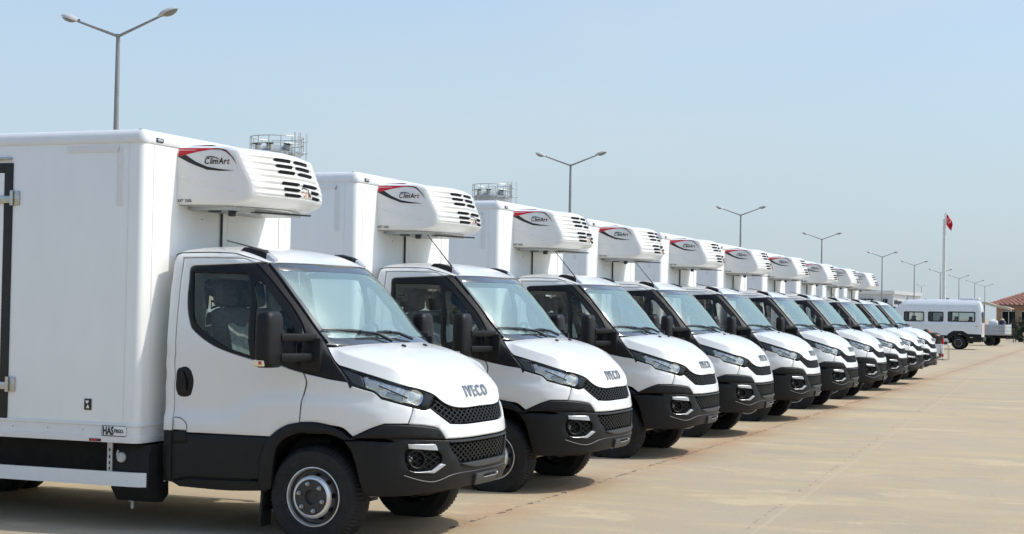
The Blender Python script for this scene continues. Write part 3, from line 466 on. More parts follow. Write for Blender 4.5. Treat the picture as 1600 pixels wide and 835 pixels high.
'step': [(0.399,0.626),(0.365,0.618),(0.332,0.610),(0.298,0.602),(0.264,0.596),(0.233,0.593),(0.202,0.591),(0.171,0.590),(0.140,0.589),(0.112,0.588),(0.084,0.588),(0.056,0.587),(0.028,0.587),(0.000,0.587),(0.000,0.608),(0.000,0.629),(0.030,0.629),(0.060,0.629),(0.090,0.629),(0.120,0.629),(0.150,0.629),(0.180,0.629),(0.210,0.629),(0.240,0.629),(0.270,0.629),(0.298,0.629),(0.327,0.628),(0.355,0.628),(0.384,0.628)],
'lamp_chrome': [(1.126,1.287),(1.107,1.293),(1.087,1.299),(1.064,1.290),(1.041,1.282),(1.018,1.273),(0.995,1.264),(0.972,1.256),(0.946,1.246),(0.921,1.237),(0.896,1.228),(0.870,1.218),(0.845,1.209),(0.818,1.200),(0.791,1.191),(0.764,1.182),(0.737,1.174),(0.710,1.165),(0.721,1.144),(0.732,1.123),(0.744,1.102),(0.755,1.081),(0.781,1.086),(0.807,1.091),(0.833,1.095),(0.859,1.101),(0.887,1.107),(0.916,1.114),(0.945,1.121),(0.974,1.128),(1.003,1.135),(1.031,1.143),(1.051,1.161),(1.071,1.178),(1.094,1.190),(1.120,1.199),(1.146,1.208),(1.139,1.235),(1.133,1.261)],
'lamp_tail': [(1.218,1.359),(1.195,1.343),(1.172,1.326),(1.149,1.310),(1.125,1.294),(1.134,1.266),(1.143,1.238),(1.152,1.210),(1.179,1.217),(1.206,1.224),(1.233,1.231),(1.235,1.257),(1.236,1.283),(1.237,1.309),(1.228,1.334)],
'lamp_front': [(0.689,1.171),(0.667,1.164),(0.645,1.156),(0.623,1.149),(0.630,1.131),(0.643,1.110),(0.658,1.091),(0.674,1.072),(0.690,1.053),(0.715,1.065),(0.741,1.077),(0.729,1.099),(0.717,1.122),(0.706,1.144),(0.698,1.158)],
'lamp_cell': [(0.985,1.182),(0.962,1.175),(0.938,1.168),(0.915,1.162),(0.891,1.155),(0.868,1.148),(0.872,1.122),(0.876,1.095),(0.903,1.103),(0.930,1.111),(0.957,1.121),(0.980,1.133),(1.004,1.145),(0.994,1.163)],
'lamp_bright': [(1.116,1.265),(1.093,1.264),(1.070,1.264),(1.048,1.259),(1.029,1.249),(1.012,1.236),(0.994,1.222),(1.009,1.205),(1.023,1.188),(1.050,1.197),(1.078,1.206),(1.105,1.215),(1.133,1.224),(1.124,1.245)],
'lamp_bowl': [(0.866,1.146),(0.860,1.164),(0.848,1.180),(0.826,1.192),(0.800,1.197),(0.779,1.197),(0.758,1.193),(0.740,1.184),(0.723,1.172),(0.712,1.156),(0.715,1.130),(0.730,1.105),(0.747,1.089),(0.767,1.079),(0.790,1.084),(0.813,1.095),(0.834,1.104),(0.851,1.118),(0.861,1.131)],
'bumper_line': [(0.881,0.560),(0.851,0.550),(0.821,0.539),(0.790,0.529),(0.759,0.520),(0.727,0.513),(0.694,0.508),(0.661,0.506),(0.630,0.511),(0.598,0.518),(0.564,0.529),(0.531,0.540),(0.496,0.547),(0.460,0.552),(0.425,0.555),(0.388,0.557),(0.351,0.557),(0.314,0.557),(0.277,0.556),(0.242,0.556),(0.206,0.556),(0.171,0.555),(0.136,0.555),(0.102,0.555),(0.068,0.555),(0.034,0.555),(0.000,0.555)],
}

# ------------------------------------------------------------------ cab skin: one smooth surface that every body panel lies on
def pchip(xs, ys):
    xs = np.array(xs, float); ys = np.array(ys, float); h = np.diff(xs); d = np.diff(ys) / h
    m_ = np.zeros_like(ys); m_[0] = d[0]; m_[-1] = d[-1]
    for i in range(1, len(xs) - 1):
        if d[i - 1] * d[i] > 0:
            w1 = 2 * h[i] + h[i - 1]; w2 = h[i] + 2 * h[i - 1]; m_[i] = (w1 + w2) / (w1 / d[i - 1] + w2 / d[i])
    def f(x):
        x = np.clip(x, xs[0], xs[-1]); i = np.clip(np.searchsorted(xs, x) - 1, 0, len(xs) - 2)
        t = (x - xs[i]) / h[i]
        return (2*t**3-3*t**2+1)*ys[i] + (t**3-2*t**2+t)*h[i]*m_[i] + (-2*t**3+3*t**2)*ys[i+1] + (t**3-t**2)*h[i]*m_[i+1]
    return f
fW=pchip([.2,.3,.5,.73,1.0,1.2,1.45,1.68,1.91,2.10,2.17,2.22,2.26],[.975,.99,1.01,1.012,1.012,1.014,1.014,1.0,.972,.936,.915,.885,.84])
fX=pchip([.2,.28,.36,.45,.58,.66,.75,.85,.95,1.05,1.2,1.3,1.4,1.52,1.85,2.137,2.26],[.81,.872,.938,.97,.99,.993,.993,.985,.966,.938,.887,.78,.53,.225,-.07,-.34,-.50])
fS=pchip([.2,1.2,1.4,1.52,1.85,2.137,2.26],[0,0,-.15,-.275,-.57,-.84,-1.0])
fB=pchip([-1.4,-.85,-.68,-.55,-.4,.1,.8],[.985,.975,1.0,1.09,1.145,1.15,1.05]) # crease height vs x
LR = 1.55
PH = np.linspace(0, np.pi / 2, 161)
def skin_base(q, z):
    q = np.atleast_1d(np.asarray(q, float)); z = np.atleast_1d(np.asarray(z, float))
    q, z = np.broadcast_arrays(q, z); sh = q.shape; q = q.ravel(); z = z.ravel()
    W = fW(z); xs = fS(z); a = fX(z) - xs
    c = np.cos(PH)[None]; s = np.sin(PH)[None]
    r = ((c / a[:, None]) ** 3 + (s / W[:, None]) ** 3) ** (-1 / 3)
    X = r * c; Y = r * s
    L = np.concatenate([np.zeros((len(q), 1)), np.cumsum(np.hypot(np.diff(X, axis=1), np.diff(Y, axis=1)), 1)], 1)
    ql = np.minimum(q, LR) / LR * L[:, -1]
    k = np.clip((L < ql[:, None]).sum(1) - 1, 0, len(PH) - 2); i = np.arange(len(q))
    t = (ql - L[i, k]) / (L[i, k + 1] - L[i, k])
    x = xs + X[i, k] * (1 - t) + X[i, k + 1] * t; y = Y[i, k] * (1 - t) + Y[i, k + 1] * t
    x = x - np.maximum(q - LR, 0)
    e = np.clip((fB(x) - z) / .07, 0, 1)
    y = y + .022 * e * e * (3 - 2 * e) * np.clip((q - .75) / .3, 0, 1)
    return x.reshape(sh), -y.reshape(sh)
def skin(Q, off=0.0):
    """(q, z) pairs on the cab skin -> 3-D points; q > 0 near (right) side, q < 0 the mirrored side; off = proud of the skin"""
    Q = np.asarray(Q, float).reshape(-1, 2); q = np.abs(Q[:, 0]); z = Q[:, 1]
    x, y = skin_base(q, z); P = np.stack([x, y, z], -1)
    off = np.broadcast_to(np.asarray(off, float), q.shape)
    if np.any(off):
        h = .004
        x1, y1 = skin_base(np.abs(q - h), z); y1 = np.where(q < h, -y1, y1); x2, y2 = skin_base(q + h, z)
        dq = np.stack([x2 - x1, y2 - y1, 0 * z], -1)
        x1, y1 = skin_base(q, z - h); x2, y2 = skin_base(q, z + h)
        dz = np.stack([x2 - x1, y2 - y1, 0 * z + 2 * h], -1)
        nn = np.cross(dz, dq); nn /= np.linalg.norm(nn, axis=-1, keepdims=True)
        nn *= np.where((nn[:, 0] - nn[:, 1]) < 0, -1, 1)[:, None]
        P = P + nn * off[:, None]
    P[:, 1] = np.where(Q[:, 0] < 0, -P[:, 1], P[:, 1])
    return P

def area2(P): return float(np.sum(P[:, 0] * np.roll(P[:, 1], -1) - np.roll(P[:, 0], -1) * P[:, 1]))
def ccw(P): return P if area2(P) > 0 else P[::-1].copy()
def inset(P, d):
    """shrink a counter-clockwise outline by d (grow if negative)"""
    e = np.roll(P, -1, 0) - P; L = np.linalg.norm(e, axis=1, keepdims=True); e = e / np.maximum(L, 1e-9)
    nrm = np.stack([-e[:, 1], e[:, 0]], 1); pn = np.roll(nrm, 1, 0)
    b_ = nrm + pn; s = np.maximum((b_ * nrm).sum(1, keepdims=True), .45)
    return P + b_ / s * d
def inside(P, X):
    X = np.asarray(X); r = np.zeros(len(X), bool)
    x, y = X[:, 0], X[:, 1]
    for i in range(len(P)):
        a, c = P[i], P[(i + 1) % len(P)]
        if a[1] == c[1]: continue
        cond = (a[1] > y) != (c[1] > y)
        r ^= cond & (x < (c[0] - a[0]) * (y - a[1]) / (c[1] - a[1]) + a[0])
    return r
def dist_to(P, X):
    d = np.full(len(X), 9.0)
    for i in range(len(P)):
        a, c = P[i], P[(i + 1) % len(P)]; v = c - a
        t = np.clip(((X - a) @ v) / max(v @ v, 1e-12), 0, 1)
        d = np.minimum(d, np.linalg.norm(X - a - t[:, None] * v, axis=1))
    return d
def whole(P):
    """outline of the near half that ends on the centre line -> outline of both halves"""
    P = np.asarray(P, float); z0 = np.abs(P[:, 0]) < 1e-4
    n_ = len(P); idx = [i for i in range(n_) if z0[i]]
    st = next(i for i in idx if not z0[(i + 1) % n_])          # last of the run on the centre line
    seq = [P[(st + k) % n_] for k in range(n_)]
    last = next(k for k in range(1, n_) if abs(seq[k][0]) < 1e-4)
    seq = np.array(seq[:last + 1])
    mir = seq[1:-1][::-1] * np.array([-1, 1])
    return ccw(np.concatenate([seq, mir]))
def weed(P, d=.004):
    out = [P[0]]
    for p in P[1:]:
        if np.linalg.norm(p - out[-1]) > d: out.append(p)
    if np.linalg.norm(out[0] - out[-1]) < d: out.pop()
    return np.array(out)
def sheet(P, holes, step):
    """triangulate an outline with holes, interior points on a grid; returns 2-D points, triangles, indices of the outline rings"""
    rings = [P] + holes
    lo, hi = P.min(0), P.max(0)
    gx, gy = np.meshgrid(np.arange(lo[0], hi[0], step), np.arange(lo[1], hi[1], step * .87))
    gx[1::2] += step / 2
    G = np.stack([gx.ravel(), gy.ravel()], 1)
    G = G[inside(P, G)]
    for r in rings:
        if len(G): G = G[dist_to(r, G) > step * .45]
    for h in holes:
        if len(G): G = G[~inside(h, G)]
    V = np.concatenate(rings + ([G] if len(G) else []))
    E = []; o = 0
    for r in rings:
        E += [(o + i, o + (i + 1) % len(r)) for i in range(len(r))]; o += len(r)
    ov, oe, of, src, _, _ = delaunay_2d_cdt([Vector(v) for v in V], E, [], 0, 1e-6)
    OV = np.array([tuple(v) for v in ov]); T = np.array([f for f in of if len(f) == 3])
    cen = OV[T].mean(1); keep = inside(P, cen)
    for h in holes: keep &= ~inside(h, cen)
    T = T[keep]
    back = {}
    for i, s in enumerate(src):
        for k in s: back[k] = i
    ids = []; o = 0
    for r in rings:
        ids.append([back[o + i] for i in range(len(r))]); o += len(r)
    return OV, T, ids

def panel_mesh(name, Q, surf, off=0.0, th=.018, gap=.0028, step=.055, bev=.005, holes=(), flip=False):
    Q = weed(ccw(np.asarray(Q, float)))
    P0 = inset(Q, gap); P1 = inset(P0, bev)
    H = [weed(ccw(np.asarray(h, float))) for h in holes]
    H0 = [inset(h, -gap) for h in H]; H1 = [inset(h, -bev) for h in H0]
    OV, T, ids = sheet(P1, H1, step)
    V = [surf(OV, off)]; F = [tuple(int(i) for i in t) for t in T]; o = len(OV)
    # orient so that faces look outwards
    for r, ring, sgn in [(P0, ids[0], 1)] + [(h, i, -1) for h, i in zip(H0, ids[1:])]:
        nr = len(r)
        V.append(surf(r, off - bev * .7)); V.append(surf(r, off - th))
        for i in range(nr):
            j = (i + 1) % nr
            a, b2, c, d, e, f = ring[i], ring[j], o + i, o + j, o + nr + i, o + nr + j
            qd = [(a, c, d, b2), (c, e, f, d)]
            for k in qd: F.append(k if sgn > 0 else k[::-1])
        o += 2 * nr
    V = np.concatenate(V)
    me = bpy.data.meshes.new(name)
    me.from_pydata([tuple(v) for v in V], [], F if not flip else [f[::-1] for f in F])
    me.update()
    return me
def mirrored(me, name):
    m2 = me.copy(); m2.name = name
    m2.transform(Matrix.Diagonal((1, -1, 1, 1))); m2.flip_normals(); m2.update()
    return m2
def orient_out(me, ref=(-.4, 0, 1.0)):
    """flip if most faces look towards the middle of the cab"""
    s = 0.0; ref = Vector(ref)
    for p in me.polygons: s += (p.center - ref).dot(p.normal) * p.area
    if s < 0: me.flip_normals()
    return me

B = {k: np.array(v) for k, v in BAKED.items()}
def skin_panel(name, key, material, parent, off=0.0, th=.018, gap=.0028, step=.055, bev=.005, holes=(), sym=False, far=True, label=None):
    Q = B[key] if isinstance(key, str) else key
    if sym: Q = whole(Q)
    me = orient_out(panel_mesh(name, Q, skin, off, th, gap, step, bev, holes))
    o = mesh_obj(name, me, material, parent)
    r = [o]
    if not sym and far:
        r.append(mesh_obj(name, mirrored(me, name), material, parent))
    return r
def mirq(P): return np.asarray(P) * np.array([-1, 1])
def lattice(name, key, material, parent, off, sp=.05, w=.010, depth=.014, slope=.62, sym=True, far=True):
    """honeycomb-like screen: two families of slanted bars clipped to an outline"""
    Q = ccw(whole(B[key]) if sym else np.asarray(B[key], float))
    Q = inset(Q, .004)
    lo, hi = Q.min(0), Q.max(0)
    mb = MB()
    for sg in (1, -1):
        dv = np.array([1.0, slope * sg]); dv /= np.linalg.norm(dv); nv = np.array([-dv[1], dv[0]])
        cen = (lo + hi) / 2; rad = np.linalg.norm(hi - lo) / 2
        for k in range(int(-rad / sp) - 1, int(rad / sp) + 2):
            t = np.arange(-rad, rad, .016)
            L = cen + nv * (k * sp) + t[:, None] * dv
            ins = inside(Q, L); i = 0
            while i < len(t):
                if not ins[i]: i += 1; continue
                j = i
                while j < len(t) and ins[j]: j += 1
                if j - i > 2:
                    S = L[i:j]
                    a = skin(S + nv * w / 2, off); b2 = skin(S - nv * w / 2, off)
                    c = skin(S + nv * w / 2, off - depth); d = skin(S - nv * w / 2, off - depth)
                    mb.grid([c, a, b2, d])
                i = j
    me = mb.mesh(name, normals=False)
    orient_out(me)
    o = mesh_obj(name, me, material, parent)
    if not sym and far: mesh_obj(name, mirrored(me, name), material, parent)
    return o
def both(mb, name, material, parent, smooth=35):
    """a part and its mirror image on the other side"""
    me = mb.mesh(name)
    a = mesh_obj(name, me, material, parent, smooth)
    c = mesh_obj(name, mirrored(me, name), material, parent, smooth)
    return a, c

# ------------------------------------------------------------------ refrigerated truck (built once, then copied with its parts)
truck = thing('refrigerated_truck', 'x', 'truck', (0, 0, -.03), 0, 'white refrigerated box trucks parked in a row')
GZ = .03
# --- body panels
skin_panel('cab_side_panel', 'cab_side', M['paint'], truck)
doors = skin_panel('door', 'door', M['paint'], truck, step=.05)
clad = skin_panel('door_cladding', 'door_cladding', M['plastic'], truck, off=.003)
skin_panel('sill', 'sill', M['plastic'], truck, off=-.006)
frames = skin_panel('window_frame', 'window_frame', M['gloss'], truck, off=.001, holes=[B['window_glass'], B['quarter_glass']], th=.03, step=.06)
for i, o in enumerate(frames): o.parent = doors[i]
for k in ('window_glass', 'quarter_glass'):
    for i, o in enumerate(skin_panel(k, k, M['side'], truck, off=-.008, th=.004, gap=.001, bev=.001, step=.12)): o.parent = doors[i]
skin_panel('pillar_trim', 'pillar_trim', M['plastic'], truck, off=.002, th=.03, bev=.012, step=.045)
skin_panel('fender', 'fender', M['paint'], truck, step=.045)
skin_panel('upper_bumper', 'bumper_upper', M['paint'], truck, off=.004, th=.03, sym=True, step=.045, bev=.008)
skin_panel('bumper_cap', 'fender_cap', M['plastic'], truck, off=.014, th=.03, bev=.010, step=.045)
lg = whole(B['lower_grille'])
fogh = ccw(np.concatenate([B['fog_insert']]))
lowb = skin_panel('lower_bumper', 'bumper_lower', M['plastic'], truck, off=.004, th=.05, sym=True, step=.045, bev=.008, holes=[lg, fogh, mirq(fogh)])[0]
skin_panel('wheel_arch_trim', 'arch_trim', M['plastic'], truck, off=.020, th=.05, bev=.014, step=.04)
ff = B['fuel_flap']
for part_, mt_, par_ in ((np.stack([ff[:, 0], np.maximum(ff[:, 1], .829)], 1), M['paint'], doors[0]), (np.stack([ff[:, 0], np.minimum(ff[:, 1], .822)], 1), M['plastic'], clad[0])):
    ring_ = weed(ccw(part_)); mb = MB(); c3 = skin(np.concatenate([ring_, ring_[:1]]), .0045); mb.tube([tuple(p) for p in c3], .0022, 4, cap=False)
    o = mb.obj('flap_gap', M['dark'], par_)
    for o in skin_panel('fuel_flap', part_, mt_, par_, off=.0050, th=.004, bev=.002, gap=.0025, step=.04, far=False): pass
for i, o in enumerate(skin_panel('door_handle', 'handle', M['gloss'], truck, off=.006, th=.012, gap=0, bev=.005, step=.03)):
    o.parent = doors[i]
hq = B['handle']; hc = hq.mean(0)
gb = MB(); P_ = skin([(hc[0], hc[1] - .07), (hc[0], hc[1]), (hc[0], hc[1] + .07)], .018)
gb.tube([tuple(p) for p in P_], .013, 8)
for o, d in zip(both(gb, 'grip', M['plastic'], truck), doors): o.parent = d
# --- windscreen with its printed border
ws = whole(B['windscreen'])
wsi = ccw(inset(ws, .055))
wc = wsi.copy()
skin_panel('windscreen', wsi, M['wind'], truck, off=-.004, th=.006, gap=0, bev=.001, step=.10, far=False)
skin_panel('windscreen_border', ws, M['frit'], truck, off=-.003, th=.008, gap=.001, bev=.001, step=.10, holes=[wsi], far=False)
# --- grilles, bumper details
def front_insert(name, key, material, off, sym=True, th=.02, **k):
    return skin_panel(name, key, material, truck, off=off, th=th, sym=sym, gap=0, bev=.002, step=.06, **k)
front_insert('grille_backing', 'upper_grille', M['dark'], -.055, th=.006)
lattice('upper_grille', 'upper_grille', M['plastic'], truck, -.012, sp=.036, w=.0095)
front_insert('grille_backing', 'lower_grille', M['dark'], -.06, th=.006)
lattice('lower_grille', 'lower_grille', M['plastic'], truck, -.015, sp=.036, w=.0095)
front_insert('bumper_step', 'step', M['grey'], .022, th=.03)  # same plastic as the bumper; sun on its top put into the lighter grey
front_insert('number_plate_holder', 'plate_box', M['grey'], .026, th=.03)
slot = ccw(np.array([(.055, .500), (.055, .522), (-.20, .522), (-.20, .500)]))
skin_panel('plate_slot', slot, M['dark'], truck, off=.0275, th=.004, gap=0, bev=.001, far=False)
mb = MB(); P_ = skin([(q, .499) for q in np.linspace(-.20, .055, 9)], .029); mb.tube([tuple(p) for p in P_], .0035, 5); mb.obj('slot_lip', M['silver'], truck)
mb = MB(); P_ = skin([(q, .514) for q in np.linspace(-.19, -.165, 4)], .030); mb.tube([tuple(p) for p in P_], .011, 6); mb.obj('tow_eye_cover', M['silver'], truck)
mb = MB(); P_ = skin([(q, .797) for q in np.linspace(-.52, .52, 30)], .006); mb.tube([tuple(p) for p in P_], .0045, 5); mb.obj('grille_strip', M['grey'], truck)
for nm, key, mt, of in (('fog_lamp_chrome_blade', 'chrome_top', M['silver'], .012), ('fog_lamp_chrome_blade', 'chrome_low', M['silver'], .012)):
    skin_panel(nm, key, mt, truck, off=of, th=.02, gap=.001, bev=.003, step=.04)
skin_panel('fog_lamp_recess', 'fog_insert', M['plastic'], truck, off=-.035, th=.005, gap=-.004, bev=.001, step=.05)
lattice('fog_lamp_screen', 'fog_insert', M['plastic'], truck, -.012, sp=.038, w=.008, sym=False)
fr_ = B['fog_ring']; fc = fr_.mean(0)
mb = MB(); Pr = skin(np.concatenate([fr_, fr_[:1]]), .002); mb.tube([tuple(p) for p in Pr], .008, 7, cap=False)
Ps = skin(fr_, -.002); Pd = skin(fr_ * .92 + fc * .08, -.045)
mb.grid([list(Ps) + [Ps[0]], list(Pd) + [Pd[0]]]); both(mb, 'fog_lamp_ring', M['plastic'], truck)
fd = (fr_ - fc) * np.array([.34, .50]) + fc + np.array([.042, .0])
skin_panel('fog_lens_glint', fd, M['badge'], truck, off=-.018, th=.02, gap=0, bev=.006, step=.03)  # small chrome piece paints the bright glint at one edge of the lens
# swage lines of the bumper
def swage(key_pts, name='bumper_groove', off=.006, r=.0045, material=M['grey']):
    mb = MB(); P_ = skin(key_pts, off); mb.tube([tuple(p) for p in P_], r, 5); return both(mb, name, material, truck)
swage(B['bumper_line'], 'bumper_crease', off=.005, r=.005)
# --- headlights: housing, reflectors and projector behind a clear lens
hl = skin_panel('headlight', 'headlight', M['gloss'], truck, off=-.05, th=.01, gap=-.003, bev=.001, step=.05)
for nm, key, mt, of, tk in (('reflector', 'lamp_chrome', M['reflector'], -.018, .03), ('reflector_cell', 'lamp_cell', M['badge'], -.013, .01), ('reflector_blade', 'lamp_bright', M['silver'], -.011, .01), ('tail_blade', 'lamp_tail', M['grey'], -.008, .03), ('front_blade', 'lamp_front', M['gloss'], -.004, .03)):
    for i, o in enumerate(skin_panel(nm, key, mt, truck, off=of, th=tk, gap=.001, bev=.006, step=.025)): o.parent = hl[i]
lb = B['lamp_bowl']; lc = lb.mean(0)
mb = MB()
rings = [(1.0, -.010), (.94, -.012), (.78, -.028), (.5, -.044), (.1, -.050)]
mb.grid([[tuple(p) for p in skin(np.concatenate([lb, lb[:1]]) * s + lc * (1 - s), o_)] for s, o_ in rings])
for i, o in enumerate(both(mb, 'projector_bowl', M['chrome'], truck)): o.parent = hl[i]
skin_l = lb * .3 + (lc + np.array([.01, .012])) * .7
for i, o in enumerate(skin_panel('indicator_bulb', skin_l, M['amber'], truck, off=-.022, th=.02, gap=0, bev=.008, step=.02)): o.parent = hl[i]
mb = MB()
for k, (q0, z0, q1, z1) in enumerate([(1.075, 1.288, .80, 1.190), (1.04, 1.225, .84, 1.135)]):
    t = np.linspace(0, 1, 7)
    mb.tube([tuple(p) for p in skin(np.stack([q0 + (q1 - q0) * t, z0 + (z1 - z0) * t], 1), -.010)], .005, 6)
for i, o in enumerate(both(mb, 'trim_strip', M['gloss'], truck)): o.parent = hl[i]
for i, o in enumerate(skin_panel('lens', 'headlight', M['lens'], truck, off=.003, th=.02, gap=.002, bev=.004, step=.05)): o.parent = hl[i]
# --- hood: shoulders fall from the crown to the edge that lies on the skin
E_ = B['hood_edge']
E3 = skin(E_, .002)
cl = np.concatenate([[0], np.cumsum(np.linalg.norm(np.diff(E3, axis=0), axis=1))]); cl /= cl[-1]
NT, NV = 44, 22
tt = np.linspace(0, 1, NT) ** .9
Ei = np.stack([np.interp(tt, cl, E3[:, i]) for i in range(3)], 1)
ccx = pchip([0, .2, .4, .6, .75, .88, 1], [.262, .43, .60, .755, .85, .912, .947])(tt)
ccz = pchip([0, .2, .4, .6, .75, .88, 1], [1.528, 1.484, 1.418, 1.325, 1.232, 1.125, 1.046])(tt)
SH = .950                                   # where the shoulder crease of the hood runs
vh = np.concatenate([np.linspace(0, .80, 15), [.85, .90, .93, .943, SH, .957, .97, .985, 1.0]])
vv_ = np.concatenate([-vh[::-1], vh[1:]])
def hood_profile(cz, ex, ez, pz, av):
    k = np.clip((.82 - ex) / .26, 0, 1); k = k * k * (3 - 2 * k)
    zs = ez + max(0.0, (1.500 - .275 * (ex - .06)) - ez) * k
    zs = min(zs, cz - .004)
    base_ = cz + (ez - cz) * av ** pz                                     # plain rolled edge (towards the nose)
    top_ = cz + (zs - cz) * (np.minimum(av, SH) / SH) ** 3.0
    side_ = zs + (ez - zs) * np.clip((av - SH) / (1 - SH), 0, 1)
    cre = np.where(av <= SH, top_, side_)
    return base_ * (1 - k) + cre * k
rows = []
for i in range(NT):
    v = vv_; av = np.abs(v)
    y = Ei[i, 1] * -v
    x = ccx[i] + (Ei[i, 0] - ccx[i]) * av ** 2.2
    z = hood_profile(ccz[i], Ei[i, 0], Ei[i, 2], 4.2 - 1.4 * tt[i], av)
    # two shallow ribs along the hood
    z = z + .007 * np.exp(-((av - .58) / .10) ** 2) * math.sin(min(1, tt[i] * 1.25) * math.pi)
    rows.append(list(zip(x, y, z)))
mb = MB()
rr = mb.grid(rows)
def lip(vs_, d):
    nb = [mb.bm.verts.new(v.co + Vector(d(v.co))) for v in vs_]
    for a, c, e, f in zip(vs_[:-1], vs_[1:], nb[1:], nb[:-1]): mb.bm.faces.new((a, c, e, f))
edge_n = [r[0] for r in rr]; edge_f = [r[-1] for r in rr]
lip(edge_n, lambda p: (-.03, .035, -.004)); lip(edge_f[::-1], lambda p: (-.03, -.035, -.004)); lip(rr[0][::-1], lambda p: (-.02, 0, -.03))
mb.obj('hood', M['paint'], truck, smooth=60, weld=.0004)
hoodz = lambda x, y: None
for (x, y) in ((.36, -.20), (.36, .20)):
    mb = MB(); mb.box((x, y, 1.509), (.035, .022, .016), Matrix.Rotation(.26, 3, 'Y'), .004); mb.obj('washer_jet', M['black'], truck)
# maker's letters on the nose
def hood_pt(t, y):
    e = [float(np.interp(t, tt, Ei[:, k])) for k in range(3)]
    cx = float(np.interp(t, tt, ccx)); cz = float(np.interp(t, tt, ccz))
    av = min(1, abs(y) / max(.05, abs(e[1])))
    return cx + (e[0] - cx) * av ** 2.2, cz + (e[2] - cz) * av ** (4.2 - 1.4 * t)
def nose_pt(p):
    zt = 1.124 + p.y; lo, hi = .55, 1.0
    for _ in range(30):
        md = (lo + hi) / 2
        if hood_pt(md, p.x)[1] > zt: lo = md
        else: hi = md
    x, z = hood_pt((lo + hi) / 2, p.x)
    return Vector((x + .005 + p.z * .9, p.x, z + .002 + p.z * .3))
lts, tot = [], 0.0
for ch in 'IVECO':
    lm = text_mesh(ch, .118, .006, 0, .0015, 1.06)
    x0 = min(v.co.x for v in lm.vertices); wd = max(v.co.x for v in lm.vertices) - x0
    lts.append((lm, x0, tot)); tot += wd + .026
for lm, x0, xo in lts:
    remap(lm, lambda p, x0=x0, xo=xo: nose_pt(Vector((p.x - x0 + xo - (tot - .026) / 2, p.y, p.z))))
    mesh_obj('badge_letter', lm, M['badge'], truck, smooth=0)
# --- roof
side = [(q, z) for q, z in B['cab_side'] if z > 2.17 and True]
cx_ = B['cab_side']
k0 = int(np.argmin(np.abs(cx_[:, 0] - 0) * 0 + np.abs(skin(cx_)[:, 0] + 1.31) + np.abs(cx_[:, 1] - 2.2)))
xs_edge = np.linspace(-1.315, -.52, 28)
z_edge = pchip([-1.315, -1.27, -1.0, -.8, -.68, -.52], [2.195, 2.214, 2.219, 2.213, 2.186, 2.140])(xs_edge)
def q_at(x, z):
    lo, hi = .6, 3.2
    for _ in range(40):
        mid_ = (lo + hi) / 2
        if skin_base(mid_, z)[0][0] > x: lo = mid_
        else: hi = mid_
    return (lo + hi) / 2
eq = np.array([(q_at(x, z), z) for x, z in zip(xs_edge, z_edge)])
E3r = skin(eq, .004)
tr_ = np.linspace(0, 1, 28)
rx = pchip([0, .5, .8, 1], [-1.315, -.83, -.53, -.337])(tr_)
rz = pchip([0, .15, .45, .7, .86, 1], [2.268, 2.285, 2.283, 2.254, 2.206, 2.148])(tr_)
rows = []
for i in range(28):
    v = np.linspace(-1, 1, 41); av = np.abs(v)
    y = E3r[i, 1] * -v; x = rx[i] + (E3r[i, 0] - rx[i]) * av ** 2.6
    z = rz[i] + (E3r[i, 2] - rz[i]) * (.72 * av ** 5 + .28 * av ** 2)
    rows.append(list(zip(x, y, z)))
mb = MB(); rr = mb.grid(rows)
lip(rr[-1], lambda p: (-.02, 0, -.02)); lip(rr[0][::-1], lambda p: (.0, 0, -.05))
mb.obj('roof', M['paint'], truck, smooth=50)
# --- rear wall of the cab with a small window
W_ = [(float(-skin_base(2.86, z)[1][0]) - .012, z) for z in np.linspace(.42, 2.2, 14)]
wall = [(-w, z) for w, z in W_] + [(-.6, 2.255), (0, 2.268), (.6, 2.255)] + [(w, z) for w, z in W_[::-1]]
wall = ccw(np.array(wall))
rw = np.array([(-.52, 1.55), (.52, 1.55), (.52, 2.02), (-.52, 2.02)])
def flat_x(x0, sgn=1):
    return lambda P, off: np.stack([np.full(len(P), x0) - np.broadcast_to(off, (len(P),)), P[:, 0], P[:, 1]], 1)
me = panel_mesh('cab_rear_wall', wall, flat_x(-1.312), 0, .02, 0, .25, .004, [rw]); orient_out(me)
mesh_obj('cab_rear_wall', me, M['paint'], truck)
me = panel_mesh('rear_window', rw, flat_x(-1.305), 0, .005, 0, .3, .001); orient_out(me)
mesh_obj('rear_window', me, M['rearglass'], truck)
# --- interior
def liner(name, q0, q1, z0, z1, off, material):
    mb = MB()
    Qg = [[(q, z) for q in np.linspace(q0, q1, 16)] for z in np.linspace(z0, z1, 10)]
    mb.grid([[tuple(p) for p in skin(r, off)] for r in Qg])
    return both(mb, name, material, truck, smooth=60)
liner('door_lining', 2.10, 2.80, .42, 1.34, -.05, M['liner'])
liner('side_lining', 1.30, 2.09, 1.00, 1.34, -.05, M['liner'])
mb = MB()
mb.box((-.62, 0, .86), (1.30, 1.80, .04)); mb.box((-1.285, 0, 1.15), (.03, 1.8, .6))
mb.obj('cab_floor', M['liner'], truck)
mb = MB()
P_ = [(.02, 1.44), (-.02, 1.49), (-.12, 1.505), (-.24, 1.46), (-.30, 1.36), (-.26, 1.18), (-.10, 1.0), (.15, .95)]
mb.prism(P_, -.86, .86)
mb.box((-.16, .38, 1.515), (.24, .5, .05), None, .02); mb.box((-.13, -.45, 1.512), (.16, .45, .03), None, .01)
mb.obj('dashboard', M['liner'], truck)
mb = MB(); mb.prism([(.16, 1.45), (.165, 1.485), (-.05, 1.497), (-.05, 1.47)], -.66, .66); mb.obj('cowl_cover', M['gloss'], truck)
rows = [[(x_, y_, z_ - .035) for (x_, y_, z_) in r[4:-4]] for r in rows[1:-2]]
